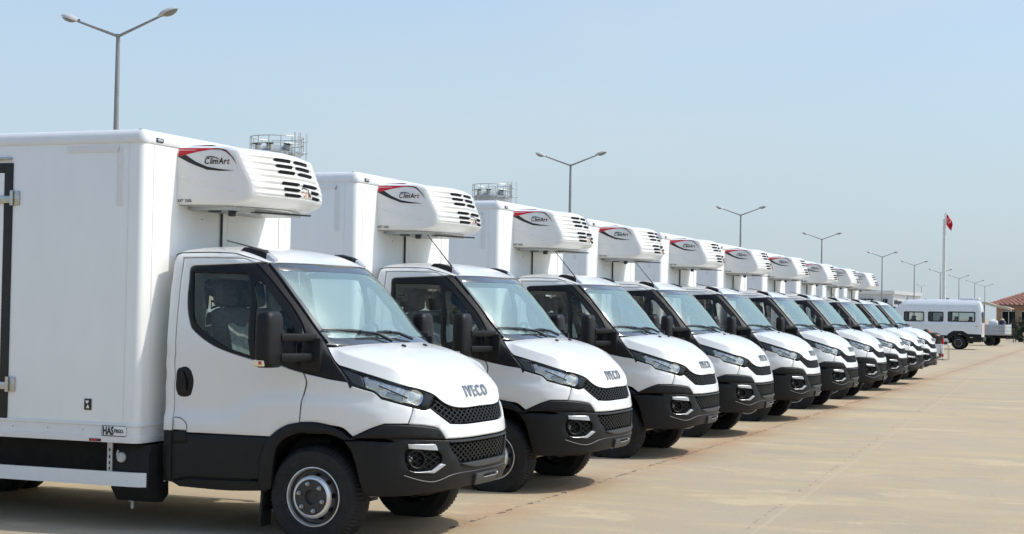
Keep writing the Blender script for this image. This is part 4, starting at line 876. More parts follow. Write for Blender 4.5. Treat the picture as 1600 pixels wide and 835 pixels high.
mb = MB(); mb.grid(rows); mb.obj('headliner', M['headliner'], truck, smooth=60)
def seat(name, y, w, film):
    mb = MB()
    mb.box((-.62, y, 1.10), (.50, w, .17), Matrix.Rotation(-.08, 3, 'Y'), .05, 3)
    mb.box((-.93, y, 1.46), (.16, w - .04, .66), Matrix.Rotation(-.20, 3, 'Y'), .06, 3)
    mb.box((-.66, y, .96), (.36, w - .12, .16))
    o = mb.obj(name, M['seat'], truck, smooth=50)
    hs = [0.0] if w < .7 else [-.22, .22]
    for h in hs:
        mb = MB(); mb.box((-1.02, y + h, 1.89), (.11, .25, .20), Matrix.Rotation(-.15, 3, 'Y'), .045, 3)
        for k in (-.06, .06): mb.tube([(-1.0, y + h + k, 1.70), (-1.02, y + h + k, 1.82)], .008, 6)
        mb.obj('headrest', M['seat'], o, smooth=50)
    if film:
        mb = MB(); rng_ = random.Random(5)
        rws = []
        for i in range(14):
            u = i / 13; r = []
            for j in range(12):
                a = j / 11
                x = -.36 - .52 * u + (.0 if u < .8 else .02); z = 1.20 - .02 * u + (.42 * max(0, u - .78) / .22)
                r.append((x + rng_.uniform(-.018, .018), y - w / 2 - .01 + a * (w + .02), z + .02 + rng_.uniform(0, .055)))
            rws.append(r)
        mb.grid(rws)
        ob_ = mb.obj('seat_cover_film', M['film'], o, smooth=20)
    return o
seat('passenger_bench', -.42, .86, True)
seat('driver_seat', .48, .52, True)
mb = MB()
st = [(-.33 + .19 * math.cos(a) * .42, .46 + .20 * math.sin(a), 1.50 + .19 * math.cos(a) * .9) for a in np.linspace(0, 2 * math.pi, 25)]
mb.tube(st, .014, 7, cap=False)
mb.box((-.335, .46, 1.49), (.03, .12, .09), Matrix.Rotation(.4, 3, 'Y'), .01); mb.bar((-.33, .28, 1.5), (-.33, .64, 1.5), .02, .03)
mb.tube([(-.33, .46, 1.49), (-.12, .46, 1.42)], .03, 8)
mb.obj('steering_wheel', M['liner'], truck)
mb = MB(); mb.box((-.42, 0, 2.085), (.03, .24, .075), None, .012); mb.tube([(-.41, 0, 2.10), (-.37, 0, 2.15)], .01, 6); mb.obj('interior_mirror', M['liner'], truck)
mb = MB(); mb.box((-.62, .0, 2.15), (.20, .40, .03), None, .01); mb.obj('roof_console', M['liner'], truck)
# --- wipers
for yy, tip, piv, mid_ in ((-1, (1.07, 1.628), (.17, 1.528), (.33, 1.582)), (1, (.27, 1.604), (-.33, 1.540), (-.12, 1.585))):
    mb = MB()
    a, c = np.array(tip), np.array(mid_) + (np.array(mid_) - np.array(tip)) * .12
    t = np.linspace(0, 1, 14)[:, None]
    P_ = skin(a + (c - a) * t + np.array([0, 1]) * (.010 * np.sin(t * math.pi)), .012)
    mb.tube([tuple(p) for p in P_], [.006] + [.010] * 4 + [.015] * 4 + [.010] * 4 + [.006], 6)
    P2 = skin(np.stack([np.interp(np.linspace(0, 1, 10), [0, .55, 1], [(a[0]*.45+c[0]*.55), mid_[0], piv[0]]), np.interp(np.linspace(0, 1, 10), [0, .55, 1], [(a[1]*.45+c[1]*.55), mid_[1] + .005, piv[1]])], 1), np.linspace(.026, .02, 10))
    mb.tube([tuple(p) for p in P2], [.010] * 6 + [.014] * 4, 6)
    mb.obj('wiper', M['black'], truck)
# bright edge strips of the windscreen
t = np.linspace(0, 1, 24)
wpts = np.stack([np.full(24, 1.108), 1.53 + t * .60], 1)
mb = MB(); mb.tube([tuple(p) for p in skin(wpts, .004)], .009, 6); both(mb, 'windscreen_moulding', M['gloss'], truck)
# --- roof marker pods with a clear front
for sgn in (-1, 1):
    mb = MB()
    prof = [(-.80, .030, .002), (-.77, .042, .030), (-.70, .050, .036), (-.60, .052, .034), (-.555, .052, .030)]
    def pod(prof_, name, mtl, par):
        mb = MB(); rws = []
        for x, hw, h in prof_:
            zt = float(np.interp(x, [-.82, -.70, -.60, -.50], [2.236, 2.228, 2.208, 2.166]))
            rws.append([(x, sgn * .755 - hw, zt - .03), (x, sgn * .755 - hw * .85, zt + h * .75), (x, sgn * .755 - hw * .4, zt + h), (x, sgn * .755 + hw * .4, zt + h), (x, sgn * .755 + hw * .85, zt + h * .75), (x, sgn * .755 + hw, zt - .03)])
        mb.grid(rws); mb.bm.faces.new([mb.bm.verts.new(p) for p in rws[-1]]); mb.bm.faces.new([mb.bm.verts.new(p) for p in rws[0][::-1]])
        return mb.obj(name, mtl, par, smooth=40, weld=.0005)
    o = pod(prof, 'roof_marker_light', M['gloss'], truck)
    pod([(-.556, .050, .030), (-.53, .048, .024), (-.505, .042, .010), (-.49, .032, .0)], 'lens', M['silver'], o)
# --- mirrors: two arms from the sail to a tall housing
def mirror_housing():
    b_ = bmesh.new()
    lv = [(1.350, .74), (1.358, .88), (1.385, .97), (1.46, 1.0), (1.60, 1.0), (1.69, .975), (1.725, .93), (1.748, .85), (1.762, .70), (1.768, .50)]
    rows_ = []
    for z, s in lv:
        r = []
        for k in range(24):
            a = 2 * math.pi * k / 24
            cx = abs(math.cos(a)) ** .55 * (1 if math.cos(a) >= 0 else -1); cy = abs(math.sin(a)) ** .55 * (1 if math.sin(a) >= 0 else -1)
            fx = .085 * s if cx > 0 else .060 * s
            r.append((-.205 + fx * cx - .006 * (z - 1.55), -1.345 + .120 * s * cy, z))
        rows_.append(r + r[:1])
    return rows_
mb = MB(); rws = mirror_housing(); mb.grid(rws)
mb.bm.faces.new([mb.bm.verts.new(p) for p in rws[-1][:-1]]); mb.bm.faces.new([mb.bm.verts.new(p) for p in rws[0][:-1][::-1]])
bmesh.ops.remove_doubles(mb.bm, verts=mb.bm.verts, dist=.0006)
mo = both(mb, 'wing_mirror', M['plastic'], truck, smooth=50)
mb = MB()
for z in (1.572, 1.425):
    mb.box((-.085, -1.135, z), (.085, .33, .060), Matrix.Rotation(-.42, 3, 'Z'), .010)
mb.bar((-.075, -1.16, 1.45), (-.075, -1.16, 1.56), .012, .012)
mb.box((-.02, -1.005, 1.44), (.17, .05, .26), Matrix.Rotation(-.05, 3, 'Z'), .015)
for o, p in zip(both(mb, 'mirror_arm', M['plastic'], truck), mo): o.parent = p
mb = MB(); mb.box((-.262, -1.335, 1.56), (.010, .13, .30), None, .004)
for o, p in zip(both(mb, 'mirror_glass', M['chrome'], truck), mo): o.parent = p
mb = MB(); mb.box((-.215, -1.451, 1.384), (.098, .03, .050), None, .014, 3)
ind = both(mb, 'side_indicator', M['cream'], truck)
for o, p in zip(ind, mo): o.parent = p
mb = MB(); mb.box((-.200, -1.4670, 1.386), (.024, .004, .024)); 
for o, p in zip(both(mb, 'indicator_bulb', M['redlens'], truck), mo): o.parent = p
# --- wheels
def wheel(y, x, sgn, name='front_wheel'):
    """sgn -1: near side (outer face towards -y)"""
    Y = lambda a: y + sgn * a            # a > 0 outboard of the rim flange
    root = None
    n_ = 144
    prof = [(.222, .004), (.232, .012), (.258, .020), (.262, .024), (.268, .021), (.305, .026), (.336, .021), (.344, .022), (.350, .014), (.365, .006), (.377, -.010), (.385, -.028), (.390, -.060), (.391, -.105), (.390, -.150), (.385, -.185), (.370, -.212), (.30, -.228), (.222, -.20)]
    mb = MB(); rings_ = []
    for i, (r, a) in enumerate(prof):
        ring = []
        for k in range(n_):
            an = 2 * math.pi * k / n_
            rk = r
            if i in (9, 10, 11, 12, 15) and (k % 2) == 0: rk = r - .012
            if i == 13 and (k % 4) == 1: rk = r - .007
            z = .372 + rk * math.sin(an); xx = x + rk * math.cos(an)
            if z < GZ: z = GZ
            ring.append(mb.bm.verts.new((xx, Y(a), z)))
        rings_.append(ring)
    for i in range(len(rings_) - 1):
        for k in range(n_): mb.bm.faces.new((rings_[i][k], rings_[i][(k + 1) % n_], rings_[i + 1][(k + 1) % n_], rings_[i + 1][k]))
    tyre = mb.obj(name, M['rubber'], truck, smooth=28)
    mb = MB()
    for nm_, mt_, pf_ in (('rim', M['steel'], [(.226, -.004), (.2255, .006), (.219, .008), (.213, .002), (.210, -.012), (.2075, -.018)]), ('rim_well', M['well'], [(.2075, -.018), (.203, -.024), (.196, -.046), (.186, -.050), (.178, -.036), (.163, .014)]), ('wheel_disc', M['steel'], [(.163, .014), (.158, .028), (.149, .040), (.138, .043), (.134, .040)])):
        mb = MB(); mb.lathe(pf_, 64, c=(x, y, .372))
        for v in mb.bm.verts: v.co.y = y + (v.co.y - y) * sgn
        mb.obj(nm_, mt_, tyre, smooth=40)
    mb = MB()
    mb.lathe([(.1345, .0405), (.132, .0385), (.058, .0385), (.054, .034), (.050, .012), (.001, .010)], 40, c=(x, y, .372))
    for v in mb.bm.verts: v.co.y = y + (v.co.y - y) * sgn
    mb.obj('hub_plate', M['hub'], tyre, smooth=35)
    for k in range(6):
        a = math.pi / 6 + k * math.pi / 3 + .25
        mb = MB(); c = (x + .103 * math.cos(a), y, .372 + .103 * math.sin(a))
        mb.lathe([(.017, .038), (.017, .048), (.0135, .049), (.0125, .066), (.006, .070), (.0008, .071)], 6, c=c)
        for v in mb.bm.verts: v.co.y = y + (v.co.y - y) * sgn
        mb.obj('wheel_nut', M['nut'], tyre, smooth=0)
    for k in range(10):
        mb = MB()
        a = k * math.pi / 5 + .1
        ca, sa = math.cos(a), math.sin(a)
        r0, y0, r1, y1 = .181, -.0385, .161, .019
        V = []
        for j in range(12):
            b_ = 2 * math.pi * j / 12
            u, w = .80 * math.cos(b_), .021 * math.sin(b_)
            r = (r0 + r1) / 2 + (r1 - r0) / 2 * u; yy = (y0 + y1) / 2 + (y1 - y0) / 2 * u + .0045
            V.append((x + r * ca - w * sa, y + sgn * yy, .372 + r * sa + w * ca))
        mb.add(V, [tuple(range(12))])
        mb.obj('rim_hole', M['dark'], tyre, smooth=0, normals=False)
    return tyre
wheel(-.98, 0, -1); wheel(.98, 0, 1)
RX = -4.24
wheel(-1.0, RX, -1, 'rear_wheel'); wheel(1.0, RX, 1, 'rear_wheel')
wheel(-.72, RX, -1, 'rear_wheel'); wheel(.72, RX, 1, 'rear_wheel')
# wheel wells, mud flaps
mb = MB()
an = np.linspace(.03 * math.pi, 1.10 * math.pi, 26)
ar = [(.44 * math.cos(a), .39 + .47 * math.sin(a)) for a in an]
mb.grid([[(x, y, z) for x, z in ar] for y in (-1.0, -.55)])
mb.add([(x, -.55, z) for x, z in ar], [tuple(range(len(ar)))])
both(mb, 'wheel_well', M['dark'], truck)
mb = MB(); mb.box((-.435, -.93, .30), (.02, .16, .36), Matrix.Rotation(.06, 3, 'Y'), .006); both(mb, 'mud_flap', M['seal'], truck)
# chassis, axle, engine pan
mb = MB()
for s in (-1, 1): mb.box((-3.1, s * .40, .62), (7.0, .08, .17))
for x in (-1.6, -2.2, -3.5, -5.4): mb.box((x, 0, .62), (.1, .8, .12))
mb.box((-.62, 0, .60), (1.3, 1.5, .42), None, .05); mb.box((.30, 0, .62), (.9, 1.05, .5), None, .06)
mb.obj('chassis_frame', M['chassis'], truck)
for s in (-1, 1):
    mb = MB(); mb.box((-3.85, s * .80, .582), (4.4, .10, .268), None, .015); mb.box((-2.9, s * .66, .52), (1.1, .25, .30), None, .03); mb.obj('subframe_beam', M['chassis'], truck)
mb = MB(); mb.box((.20, 0, .40), (.30, .9, .06), None, .02); mb.box((.50, 0, .47), (.45, 1.1, .06), None, .02); mb.obj('engine_pan', M['chassis'], truck)
mb = MB(); mb.tube([(0, -.85, .33), (0, .85, .33)], .045, 10); mb.tube([(.24, -.75, .345), (.24, .75, .345)], .016, 8); mb.tube([(.24, -.66, .345), (.24, -.60, .345)], .036, 10); mb.tube([(.24, .60, .345), (.24, .66, .345)], .032, 10)
mb.obj('front_axle', M['galv'], truck)
mb = MB(); mb.tube([(RX, -.9, .37), (RX, .9, .37)], .06, 10); mb.lathe([(.02, -.16), (.14, -.1), (.17, 0), (.14, .1), (.02, .16)], 16, axis='X', c=(RX, 0, .37)); mb.obj('rear_axle', M['chassis'], truck)
# fuel tank behind the cab
mb = MB()
pr = [(-.86, .70), (-1.09, .70), (-1.12, .62), (-1.12, .36), (-1.04, .255), (-.92, .245), (-.84, .30)]
mb.prism(pr, -1.72, -1.375, 'X'); tank = mb.obj('fuel_tank', M['chassis'], truck, smooth=30)
mb = MB(); mb.lathe([(.001, -.022), (.036, -.020), (.042, -.012), (.042, .01)], 20, c=(-1.625, -1.12, .60)); mb.bar((-1.655, -1.14, .615), (-1.645, -1.14, .655), .012, .014); mb.obj('tank_cap', M['galv'], tank)
mb = MB(); mb.tube([(-1.60, -1.0, .25), (-1.60, -1.0, .19)], .014, 8); mb.box((-1.60, -1.0, .255), (.05, .05, .03), None, .008); mb.obj('drain_plug', M['galv'], tank)
# --- refrigerated box
def sweep(path, prof, closed=False):
    """path: plan points with outward normals; prof: (out, z)"""
    mb = MB()
    mb.grid([[(p[0] + nx * o, p[1] + ny * o, z) for (o, z) in prof] for (p, (nx, ny)) in path])
    return mb
XB, YB, RB, XR = -1.445, 1.178, .055, -6.5
path = [((XR, -YB), (0, -1))]
path += [((XB - RB + RB * math.sin(a), -(YB - RB) - RB * math.cos(a)), (math.sin(a), -math.cos(a))) for a in np.linspace(0, math.pi / 2, 9)]
path += [((XB - RB + RB * math.cos(a), (YB - RB) + RB * math.sin(a)), (math.cos(a), math.sin(a))) for a in np.linspace(0, math.pi / 2, 9)]
path += [((XR, YB), (0, 1))]
prof = [(-.08, .72), (0, .724), (0, 3.10), (-.02, 3.15), (-.07, 3.166)]
mb = sweep(path, prof)
top = [(p[0] - .07 * nx, p[1] - .07 * ny, 3.166) for p, (nx, ny) in path]
bot = [(p[0] - .08 * nx, p[1] - .08 * ny, .72) for p, (nx, ny) in path]
mb.bm.faces.new([mb.bm.verts.new(v) for v in top]); mb.bm.faces.new([mb.bm.verts.new(v) for v in bot[::-1]])
back = [(XR, -YB, .724), (XR, -YB, 3.10), (XR, -YB + .07, 3.166), (XR, YB - .07, 3.166), (XR, YB, 3.10), (XR, YB, .724)]
mb.bm.faces.new([mb.bm.verts.new(v) for v in back])
cbox = mb.obj('cargo_box', M['box'], truck, smooth=40, weld=.0008)
mb = sweep(path, [(-.01, 3.065), (.006, 3.066), (.009, 3.072), (.010, 3.10), (.004, 3.130), (-.012, 3.158), (-.045, 3.174), (-.10, 3.178)])
mb.obj('top_rail', M['trim'], cbox, smooth=40)
mb = sweep(path, [(-.01, .716), (.010, .717), (.012, .722), (.012, .764), (.005, .768), (.005, .842), (.013, .848), (.013, .866), (.004, .872), (-.01, .872)])
mb.obj('bottom_rail', M['trim'], cbox, smooth=25)
# corner posts: joint lines at the mitred corners
mb = MB()
for s in (-1, 1):
    mb.tube([(XB + .004, s * (YB - .135), 3.065), (XB - .02, s * (YB - .06), 3.135), (XB - .06, s * (YB - .045), 3.181)], .0028, 5)
    mb.tube([(XB - .165, s * (YB + .006), 3.068), (XB - .11, s * (YB - .006), 3.135), (XB - .06, s * (YB - .045), 3.181)], .0028, 5)
mb.obj('corner_joint', M['galv'], cbox)
for s in (-1, 1):
    mb = MB(); mb.box((XB + .001, s * (YB - .135), 1.97), (.004, .006, 2.18)); mb.obj('post_edge', M['trim'], cbox)
    mb = MB(); mb.box((XB - .135, s * (YB + .001), 1.97), (.006, .004, 2.18)); mb.obj('post_edge', M['trim'], cbox)
mb = MB(); mb.box((-1.662, -YB - .001, 2.80), (.055, .006, .46)); o = mb.obj('panel_reinforcement', M['trim'], cbox)
mb = MB(); mb.box((-1.662, -YB - .005, 2.80), (.018, .004, .44)); mb.obj('raised_rib', M['trim'], o)
mb = MB(); mb.box((-1.92, -YB - .001, 3.02), (.50, .006, .055)); o = mb.obj('panel_reinforcement', M['trim'], cbox)
mb = MB(); mb.box((-1.92, -YB - .005, 3.02), (.48, .004, .018)); mb.obj('raised_rib', M['trim'], o)
for k in range(14):
    for s in (-1, 1):
        mb = MB(); mb.lathe([(.001, .006), (.006, .005), (.008, 0)], 6, c=(-1.95 - .34 * k, 0, .808))
        for v in mb.bm.verts: v.co.y = s * (YB + .004 + v.co.y)
        mb.obj('rivet', M['galv'], cbox)
# side marker + roof front marker
for s in (-1, 1):
    mb = MB(); mb.box((XB + .008, s * .985, 3.098), (.02, .095, .034), None, .006); o = mb.obj('marker_light', M['gloss'], cbox)
    mb = MB(); mb.box((XB + .012, s * .99, 3.098), (.022, .07, .022), None, .006); mb.obj('lens', M['silver'], o)
# side door of the box: seal frame, leaf, hinges, rain gutter
dx0, dx1, dz0, dz1 = -3.62, -2.69, .862, 2.925
mb = MB()
for c, d in (((dx1 - .04, 0, (dz0 + dz1) / 2), (.08, .018, dz1 - dz0)), ((dx0 + .04, 0, (dz0 + dz1) / 2), (.08, .018, dz1 - dz0)), (((dx0 + dx1) / 2, 0, dz1 - .04), (dx1 - dx0 - .16, .018, .08)), (((dx0 + dx1) / 2, 0, dz0 + .04), (dx1 - dx0 - .16, .018, .08))):
    mb.box((c[0], -YB - .004, c[2]), d, None, .005)
sd = mb.obj('side_door', M['seal'], truck)
mb = MB(); mb.box(((dx0 + dx1) / 2, -YB - .006, (dz0 + dz1) / 2), (dx1 - dx0 - .162, .020, dz1 - dz0 - .162), None, .006); mb.obj('door_leaf', M['box'], sd)
for z in (2.64, 1.14):
    mb = MB()
    mb.box((dx1 + .035, -YB - .008, z), (.075, .016, .115), None, .005)
    mb.box((dx1 - .16, -YB - .026, z - .012), (.33, .012, .060), None, .004)
    mb.tube([(dx1 + .004, -YB - .026, z - .06), (dx1 + .004, -YB - .026, z + .06)], .014, 10)
    for a in (-.25, -.13): mb.lathe([(.008, -.006), (.008, 0)], 8, c=(dx1 + a + .02, -YB - .033, z - .012))
    mb.obj('hinge', M['nut'], sd)
mb = MB(); mb.box(((dx0 + dx1) / 2 - .02, -YB - .014, dz1 + .035), (dx1 - dx0 + .02, .03, .022), None, .006); mb.obj('rain_gutter', M['galv'], sd)
# plates and stickers on the side
mb = MB(); mb.box((-1.655, -YB - .0135, .809), (.222, .004, .082), None, .0015); pl = mb.obj('maker_plate', M['plate'], cbox)
def onside(me, x, z, y=-YB - .017): return remap(me, lambda p: Vector((x + p.x, y - p.z, z + p.y)))
mesh_obj('lettering', onside(text_mesh('HAS', .088, .0008, 0, .0035, .62), -1.757, .779), M['black'], pl, smooth=0)
mesh_obj('lettering', onside(text_mesh('FRIGO-', .040, .0008, 0, .0012, .70), -1.650, .794), M['black'], pl, smooth=0)
mb = MB()
for z in (.770, .848): mb.box((-1.655, -YB - .016, z), (.222, .002, .004))
mb.box((-1.764, -YB - .016, .809), (.004, .002, .078)); mb.obj('plate_border', M['black'], pl)
mb = MB(); mb.box((-1.912, -YB - .004, 1.006), (.066, .006, .088), None, .001); sk = mb.obj('warning_sticker', M['black'], cbox)
mb = MB()
mb.add([(-1.935 + a, -YB - .0076, 1.006 + c) for a, c in ((.0, .03), (.036, .03), (.024, .008), (.010, .008))], [(0, 1, 2, 3)])
mb.add([(-1.935 + a, -YB - .0076, 1.006 + c) for a, c in ((.008, -.03), (.040, -.03), (.028, -.002), (.020, -.006))], [(0, 1, 2, 3)])
mb.obj('sticker_print', M['plate'], sk, smooth=0, normals=False)
mb = MB(); mb.box((-1.83, -YB - .0135, .732), (.11, .003, .022)); sk = mb.obj('rail_sticker', M['black'], cbox)
mb = MB(); mb.box((-1.84, -YB - .0155, .732), (.06, .002, .015)); mb.obj('sticker_print', M['red'], sk)
# side guard
mb = MB()
pts = [(-3.7, -1.165), (-1.52, -1.165), (-1.44, -1.155), (-1.395, -1.125), (-1.385, -1.09)]
mb.grid([[(x, y, z) for x, y in pts] for z in (.378, .488)])
mb.grid([[(x - .0, y + .03, z) for x, y in pts] for z in (.488, .378)])
for z in (.378, .488): mb.grid([[(x, y, z) for x, y in pts], [(x, y + .03, z) for x, y in pts]])
mb.add([(-1.385, -1.09, .378), (-1.385, -1.06, .378), (-1.385, -1.06, .488), (-1.385, -1.09, .488)], [(0, 1, 2, 3)])
sg_ = both(mb, 'side_guard', M['trim'], truck, smooth=40)
mb = MB()
for x in (-1.73, -3.5):
    mb = MB(); mb.box((x, -1.128, .60), (.048, .012, .26)); mb.box((x, -1.104, .60), (.010, .05, .26))
    for o, p in zip(both(mb, 'guard_post', M['galv'], truck), sg_): o.parent = p
for z in (.655, .60, .553, .51):
    mb = MB(); mb.box((-1.73, -1.1355, z), (.010, .003, .022))
    for o, p in zip(both(mb, 'post_slot', M['dark'], truck), sg_): o.parent = p
# front wall of the box: cable conduit, frame of the hatch, bolt
mb = MB(); mb.tube([(XB + .012, -.05, 2.66), (XB + .012, -.05, 2.20)], .010, 8); mb.tube([(XB + .012, -.05, 2.2), (XB + .012, -.06, .9)], .010, 8); mb.obj('cable_conduit', M['black'], truck)
mb = MB()
for c, d in (((XB + .004, .93, 2.2), (.010, .03, 1.0)), ((XB + .004, .30, 2.2), (.008, .50, .94)), ((XB + .003, .02, 2.2), (.008, .10, .94))):
    mb.box(c, d)
mb.obj('front_wall_strip', M['box'], cbox)
mb = MB(); mb.lathe([(.001, .010), (.010, .009), (.016, .0)], 12, axis='X', c=(XB, -.33, 2.50)); mb.obj('wall_bolt', M['chrome'], cbox)
# --- cooling unit over the cab
lev = [ # z, centre front x, corner x, half width scale
    (2.600, -.90, -1.10, .86), (2.606, -.83, -1.03, .94), (2.618, -.775, -.960, .98), (2.636, -.735, -.885, .995), (2.660, -.708, -.845, 1.0), (2.69, -.690, -.822, 1.0),
    (2.735, -.690, -.818, 1.0), (2.78, -.706, -.824, 1.0), (2.827, -.724, -.842, 1.0), (2.90, -.752, -.878, 1.0), (2.96, -.780, -.906, 1.0), (3.02, -.804, -.934, 1.0),
    (3.05, -.826, -.950, .995), (3.07, -.856, -.990, .975), (3.084, -.905, -1.05, .93), (3.092, -.97, -1.12, .86)]
LZ = np.array([v[0] for v in lev]); LF = pchip(LZ, [v[1] for v in lev]); LC = pchip(LZ, [v[2] for v in lev]); LW = pchip(LZ, [v[3] for v in lev])
def unit_plan(z):
    f, c, w = float(LF(z)), float(LC(z)), float(LW(z))
    rib = .010 * math.cos((z - 2.715) / .052 * 2 * math.pi) if 2.69 < z < 3.05 else 0
    P_ = [(XB, .72 * w), (XB + .2, .676 * w), (c - .14, (.72 - .222 * (c - .14 - XB)) * w), (c - .035, (.72 - .222 * (c - .035 - XB)) * w), (c - .010, (.72 - .222 * (c - .035 - XB) - .014) * w), (c + .012 + rib * .3, (.72 - .222 * (c - .035 - XB) - .042) * w),
          (c + (f - c) * .50 + rib, .38 * w), (c + (f - c) * .78 + rib, .25 * w), (c + (f - c) * .95 + rib, .11 * w), (f + rib, 0)]
    return P_
zz = sorted(set([v[0] for v in lev] + list(np.linspace(2.70, 3.05, 40))))
def dens(P_):
    out = []
    for i in range(len(P_) - 1):
        k = 3
        for j in range(k):
            t = j / k
            if 5 <= i:
                p0, p1, p2, p3 = np.array(P_[i - 1]), np.array(P_[i]), np.array(P_[i + 1]), np.array(P_[min(i + 2, len(P_) - 1)])
                out.append(tuple(.5 * (2*p1 + (p2-p0)*t + (2*p0-5*p1+4*p2-p3)*t*t + (3*p1-p0-3*p2+p3)*t**3)))
            else: out.append((P_[i][0] * (1 - t) + P_[i + 1][0] * t, P_[i][1] * (1 - t) + P_[i + 1][1] * t))
    return out + [P_[-1]]
mb = MB(); rows = []
for z in zz:
    h_ = dens(unit_plan(z))
    rows.append([(x, -y, z) for x, y in h_] + [(x, y, z) for x, y in h_[::-1][1:]])
mb.grid(rows)
unit = mb.obj('refrigeration_unit', M['unit'], truck, smooth=24)
mb = MB()
mb.grid([[(XB, y, z2) for y in (-.62, 0, .62)] for z2 in (3.092,)] + [[(-1.2, y * .95, 3.100) for y in (-.62, 0, .62)], [(x_, y_, 3.092) for x_, y_ in ((-1.18, -.47), (-.97, 0), (-1.18, .47))]])
mb.add([(x, y, 3.0915) for (x, y, z) in rows[-1]], [tuple(range(len(rows[-1])))])
mb.obj('unit_lid', M['unit'], unit, smooth=40)
mb = MB(); mb.add([(x, y, 2.602) for (x, y, z) in rows[1]], [tuple(range(len(rows[1])))]); 
mb.box((-1.22, 0, 2.590), (.42, 1.1, .03)); mb.box((-1.05, -.25, 2.575), (.05, .3, .035)); mb.obj('unit_tray', M['galv'], unit)
mb = MB(); mb.bar((-1.10, -.42, 2.575), (-.78, .30, 2.575), .014, .014); mb.box((-1.12, -.40, 2.560), (.05, .05, .06), None, .008); mb.box((-1.25, -.45, 2.580), (.10, .06, .035), None, .008); mb.obj('drain_hose', M['black'], unit)
def side_y(x, z):
    P_ = unit_plan(z); xs2 = [p[0] for p in P_[:7]]; ys2 = [p[1] for p in P_[:7]]
    return -float(np.interp(x, xs2, ys2))
def decal(pts, name, material, off=.003, sgn=1, parent=unit):
    P_ = weed(ccw(np.array(pts)), .002)
    OV, T, ids = sheet(P_, [], .025)
    V = [(x, sgn * (side_y(x, z) - off), z) for x, z in OV]
    me = bpy.data.meshes.new(name); me.from_pydata(V, [], [tuple(int(i) for i in t_) for t_ in T]); me.update()
    return mesh_obj(name, me, material, parent, smooth=0)
red = [(-1.44, 3.066), (-1.295, 3.066), (-1.137, 3.067), (-1.077, 3.062), (-1.031, 3.040), (-.983, 2.985), (-.95, 2.926), (-.995, 2.990), (-1.044, 3.034), (-1.09, 3.053), (-1.163, 3.056), (-1.268, 3.038), (-1.387, 3.008), (-1.44, 2.998)]
blk = [(-1.44, 2.997), (-1.373, 3.010), (-1.333, 2.983), (-1.293, 2.957), (-1.199, 2.916), (-1.093, 2.897), (-.972, 2.884), (-1.093, 2.882), (-1.199, 2.891), (-1.319, 2.936), (-1.386, 2.968)]
ink = [(-1.163, 3.0585), (-1.11, 3.066), (-1.044, 3.053), (-.983, 2.990), (-.952, 2.931), (-.997, 2.997), (-1.051, 3.043), (-1.11, 3.0575)]
for s in (1, -1):
    decal(red, 'red_stripe', M['red'], .003, s); decal(blk, 'black_stripe', M['black'], .003, s); decal(ink, 'black_line', M['black'], .0045, s)
    decal([(-1.215, 2.990), (-1.195, 2.999), (-1.155, 3.000), (-1.12, 2.991), (-1.098, 2.975), (-1.085, 2.945), (-1.099, 2.972), (-1.125, 2.985), (-1.155, 2.991), (-1.195, 2.990)], 'logo_arc', M['black'], .0035, s)
    xo = -1.217
    for tx, mt, gp in (('C', M['black'], .004), ('lim', M['black'], .003), ('A', M['black'], .003), ('r', M['black'], .003), ('t', M['red'], 0)):
        me = text_mesh(tx, .070, .0004, .18, .0013, .80)
        x0 = min(v.co.x for v in me.vertices); wd = max(v.co.x for v in me.vertices) - x0
        remap(me, lambda p, xo=xo, s=s, x0=x0: (lambda x, z: Vector((x, s * (side_y(x, z) - .0042), z)))((xo + p.x - x0) if s > 0 else (-1.03 - (xo + 1.217) - p.x + x0), 2.938 + p.y))
        mesh_obj('lettering', me, mt, unit, smooth=0); xo += wd + gp
    me = text_mesh('ART 3500', .036, .0004, 0, .0003, .78)
    remap(me, lambda p, s=s: (lambda x, z: Vector((x, s * (side_y(x, z) - .003), z)))((-1.437 + p.x) if s > 0 else (-1.30 - p.x), 2.628 + p.y))
    mesh_obj('lettering', me, M['black'], unit, smooth=0)
    mb = MB(); mb.tube([(x, s * (side_y(x, z) + .002), z) for x, z in [(-1.44, 2.838), (-1.382, 2.823), (-1.262, 2.789), (-1.156, 2.752), (-1.076, 2.732), (-.98, 2.722)]], .008, 6)
    mb.obj('side_swage', M['unit'], unit)
# louvre slots on the unit's face
def face_pt(y, z, off):
    P_ = dens(unit_plan(z)); ys2 = np.array([p[1] for p in P_])[::-1]; xs2 = np.array([p[0] for p in P_])[::-1]
    x = float(np.interp(abs(y), ys2, xs2))
    dx = (float(np.interp(abs(y) + .01, ys2, xs2)) - x) / .01
    n2 = Vector((1, -dx * (1 if y >= 0 else -1), .33)).normalized()
    return Vector((x, y, z)) + n2 * off
for zc, y0_, y1_ in ((3.005, (.022, .03), (.25, .355)), (2.955, (.022, .03), (.25, .36)), (2.905, (.022, .03), (.25, .365)), (2.812, (.02, .035), (.26, .375)), (2.762, (.045, .165), (.26, .38)), (2.715, (.045, .165), (.26, .385))):
    for s in (-1, 1):
        y0, y1 = (y0_[0], y1_[0]) if s < 0 else (y0_[1], y1_[1])
        mb = MB()
        ny = 12; rws = []
        for i in range(ny + 1):
            t = i / ny; y = s * (y0 + (y1 - y0) * t)
            e_ = min(1, min(t, 1 - t) * 8 + .35); hh_ = .0122 * e_
            rws.append([face_pt(y, zc - hh_ - .002, .002), face_pt(y, zc - hh_, .0055), face_pt(y, zc, .0065), face_pt(y, zc + hh_, .0055), face_pt(y, zc + hh_ + .002, .002)])
        mb.grid(rws); mb.obj('louvre_slot', M['dark'], unit, smooth=40)
yo = -.022
